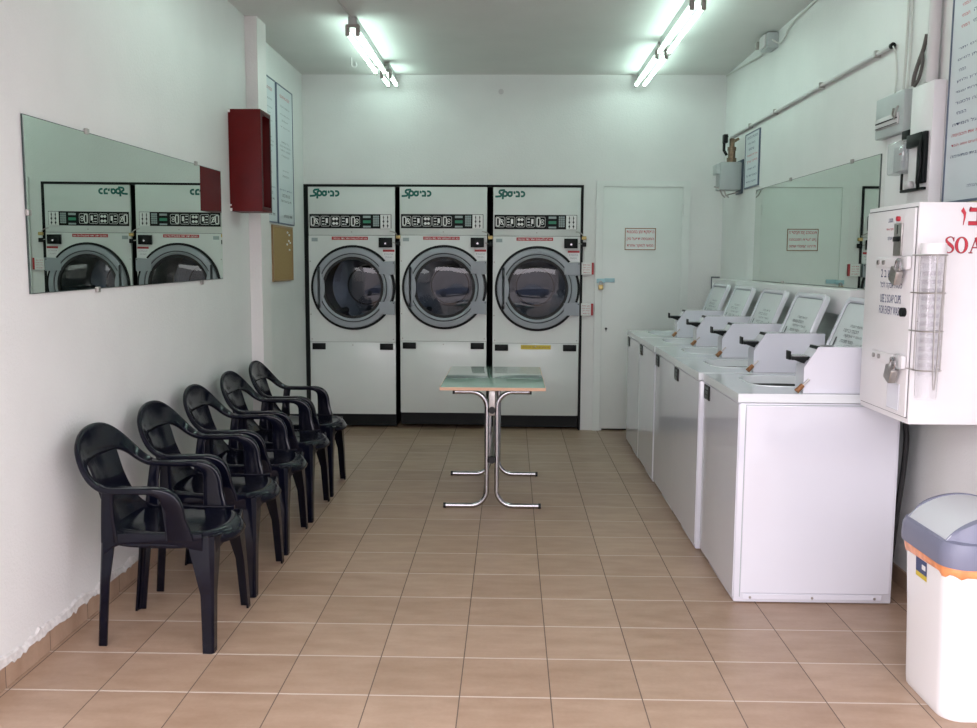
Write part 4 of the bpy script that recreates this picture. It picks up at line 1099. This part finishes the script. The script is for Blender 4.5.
for k in range(29):
    x = -hw*.99+2*hw*.99*k/28; z = arch(x)+.001
    rings.append([(bcx+x, BY0+.047, z), (bcx+x, BY1-.042, z), (bcx+x, BY1-.042, z-.012), (bcx+x, BY0+.047, z-.012)])
fp.loft(rings); fp.build('swing_flap', 'binflap', lid, angle=40)
# label on the side facing the room
lx = bcx-(BX1-BX0)/2*.97
sb = MB(); sb.mi = 0
def lp(y, z): return (bcx-(BX1-BX0)/2*(.965+(z-.30)/.235*.055)-.0015, y, z)
sb.add([lp(3.300, .462), lp(3.212, .462), lp(3.212, .514), lp(3.300, .514)], [(0, 1, 2, 3)])
sb.mi = 1; sb.add([lp(3.300, .444), lp(3.212, .444), lp(3.212, .462), lp(3.300, .462)], [(0, 1, 2, 3)])
sb.mi = 2; q_ = Vector((-.001, 0, 0)); sb.add([Vector(lp(3.250, .480))+q_, Vector(lp(3.220, .480))+q_, Vector(lp(3.220, .498))+q_, Vector(lp(3.250, .498))+q_], [(0, 1, 2, 3)])
sb.build('label', ['navy', 'yellow', 'white'], r, smooth=False)

# ================================================================== CEILING LIGHTS
def fixture(y0, y1, cx, label, lit=True):
    z = ZC; r = thing('fluorescent_light', (cx, (y0+y1)/2, z-.13), label, 'ceiling light', 'twin tube ceiling lights')
    MB().rbox(cx-.030, cx+.030, y0-.03, y1+.03, z-.060, z-.001, .004).build('housing', 'lamp_body', r)
    for s in (-1, 1):
        x = cx+s*.036
        for yy in (y0-.012, y1+.012):
            MB().rbox(x-.015, x+.015, yy-.012, yy+.012, z-.128, z-.058, .004).build('lamp_holder', 'lampholder', r)
        MB().cyl((x, y0, z-.105), (x, y1, z-.105), .0145, n=14).build('tube', 'tube', r)
    b = MB()
    for yy in (y0-.025, y1+.025): b.box(cx-.045, cx+.045, yy-.012, yy+.012, z-.075, z-.055)
    b.build('bracket', 'lampholder', r)
fixture(6.60, 7.92, -1.105, 'lit twin tube ceiling light on the left, nearer the camera')
fixture(8.10, 8.48, -1.075, 'short lit ceiling light on the left, against the back wall')
fixture(5.94, 7.17, 1.137, 'lit twin tube ceiling light on the right, nearer the camera')
fixture(4.25, 5.50, -1.10, 'lit ceiling light on the left above the chairs, out of the photo')
fixture(4.20, 5.45, 1.12, 'lit ceiling light on the right above the washing machines, out of the photo')
fixture(7.33, 8.46, 1.140, 'lit ceiling light on the right, close to the back wall')
tag(MB().tube(catmull([(-1.12, 5.62, ZC-.006), (-1.13, 6.1, ZC-.006), (-1.115, 6.56, ZC-.006)], 4), .005, 6).build('lamp_cable', 'cable'), 'thin cable on the ceiling leading to the left light', 'cable')
def hook(x, y, lab):
    tag(MB().tube([(x, y, ZC), (x, y, ZC-.06)]+[(x+.022-.022*cos(radians(a)), y, ZC-.06-.022*sin(radians(a))) for a in range(20, 250, 20)], .005, 6).build('ceiling_hook', 'white'), lab, 'hook')
hook(-1.33, 7.85, 'small white hook hanging from the ceiling left of the left light')
tag(MB().cyl((-.10, YB-.001, 3.09), (-.10, YB-.012, 3.09), .024, n=16).build('round_plug', 'pipe'), 'small round cap on the back wall above the dryers', 'wall cap')

# ================================================================== OUTSIDE (seen only in reflections)
car = thing('parked_car', (-.2, -5.2, 0), 'dark blue parked car on the street, seen only as a reflection', 'car')
body = [(-2.2, .25), (-2.25, .62), (-1.5, .85), (-1.0, .90), (-.35, 1.38), (.75, 1.42), (1.45, .98), (2.1, .90), (2.2, .55), (2.15, .25)]
def carloft(poly, y0, y1, inset): 
    m_ = MB(); m_.prism([(a-.2, b-.02) for a, b in poly], 1, y0, y1); return m_
carloft(body, -6.0, -4.4, 0).build('body', 'carblue', car)
carloft([(-.82, .95), (-.32, 1.32), (.70, 1.35), (1.18, .98)], -6.02, -4.38, 0).build('side_window', 'carglass', car)
for x in (-1.6, 1.2):
    MB().cyl((x, -6.03, .29), (x, -4.37, .29), .31, n=28).build('wheel', 'rubber', car)
struct('wall_street', MB().box(-14, 14, -15.2, -15, -.02, 4.2), 'pavement')

# ================================================================== LIGHT, WORLD, CAMERA
w = bpy.data.worlds.new('sky'); SC.world = w; w.use_nodes = True
nt = w.node_tree; bg = nt.nodes['Background']
bg.inputs['Color'].default_value = (1.0, .935, 1.0, 1); bg.inputs['Strength'].default_value = 6.6
pa = bpy.data.lights.new('portal', 'AREA'); pa.shape = 'RECTANGLE'; pa.size = 3.77; pa.size_y = 2.75; pa.cycles.is_portal = True
po = bpy.data.objects.new('portal', pa); COL.objects.link(po); po.location = (.04, YF-.02, 1.375); po.rotation_euler = (radians(90), 0, 0)

cam = bpy.data.cameras.new('camera'); cam.sensor_width = 36; cam.lens = 925/977*36; cam.clip_start = .05
co = bpy.data.objects.new('camera', cam); COL.objects.link(co); SC.camera = co
pit, yaw, rol, hh = .1105, -.0233, .0055, 4.75*.33
f_ = Vector((sin(yaw)*cos(pit), cos(yaw)*cos(pit), -sin(pit))); r_ = Vector((cos(yaw), -sin(yaw), 0)); u_ = r_.cross(f_)
r2 = r_*cos(rol)+u_*sin(rol); u2 = -r_*sin(rol)+u_*cos(rol)
mx = Matrix((r2, u2, -f_)).transposed().to_4x4(); mx.translation = Vector((0, 0, hh)); co.matrix_world = mx

SC.view_settings.view_transform = 'Standard'; SC.view_settings.look = 'None'; SC.view_settings.gamma = 1
SC.view_settings.use_curve_mapping = False; SC.view_settings.exposure = 0.0
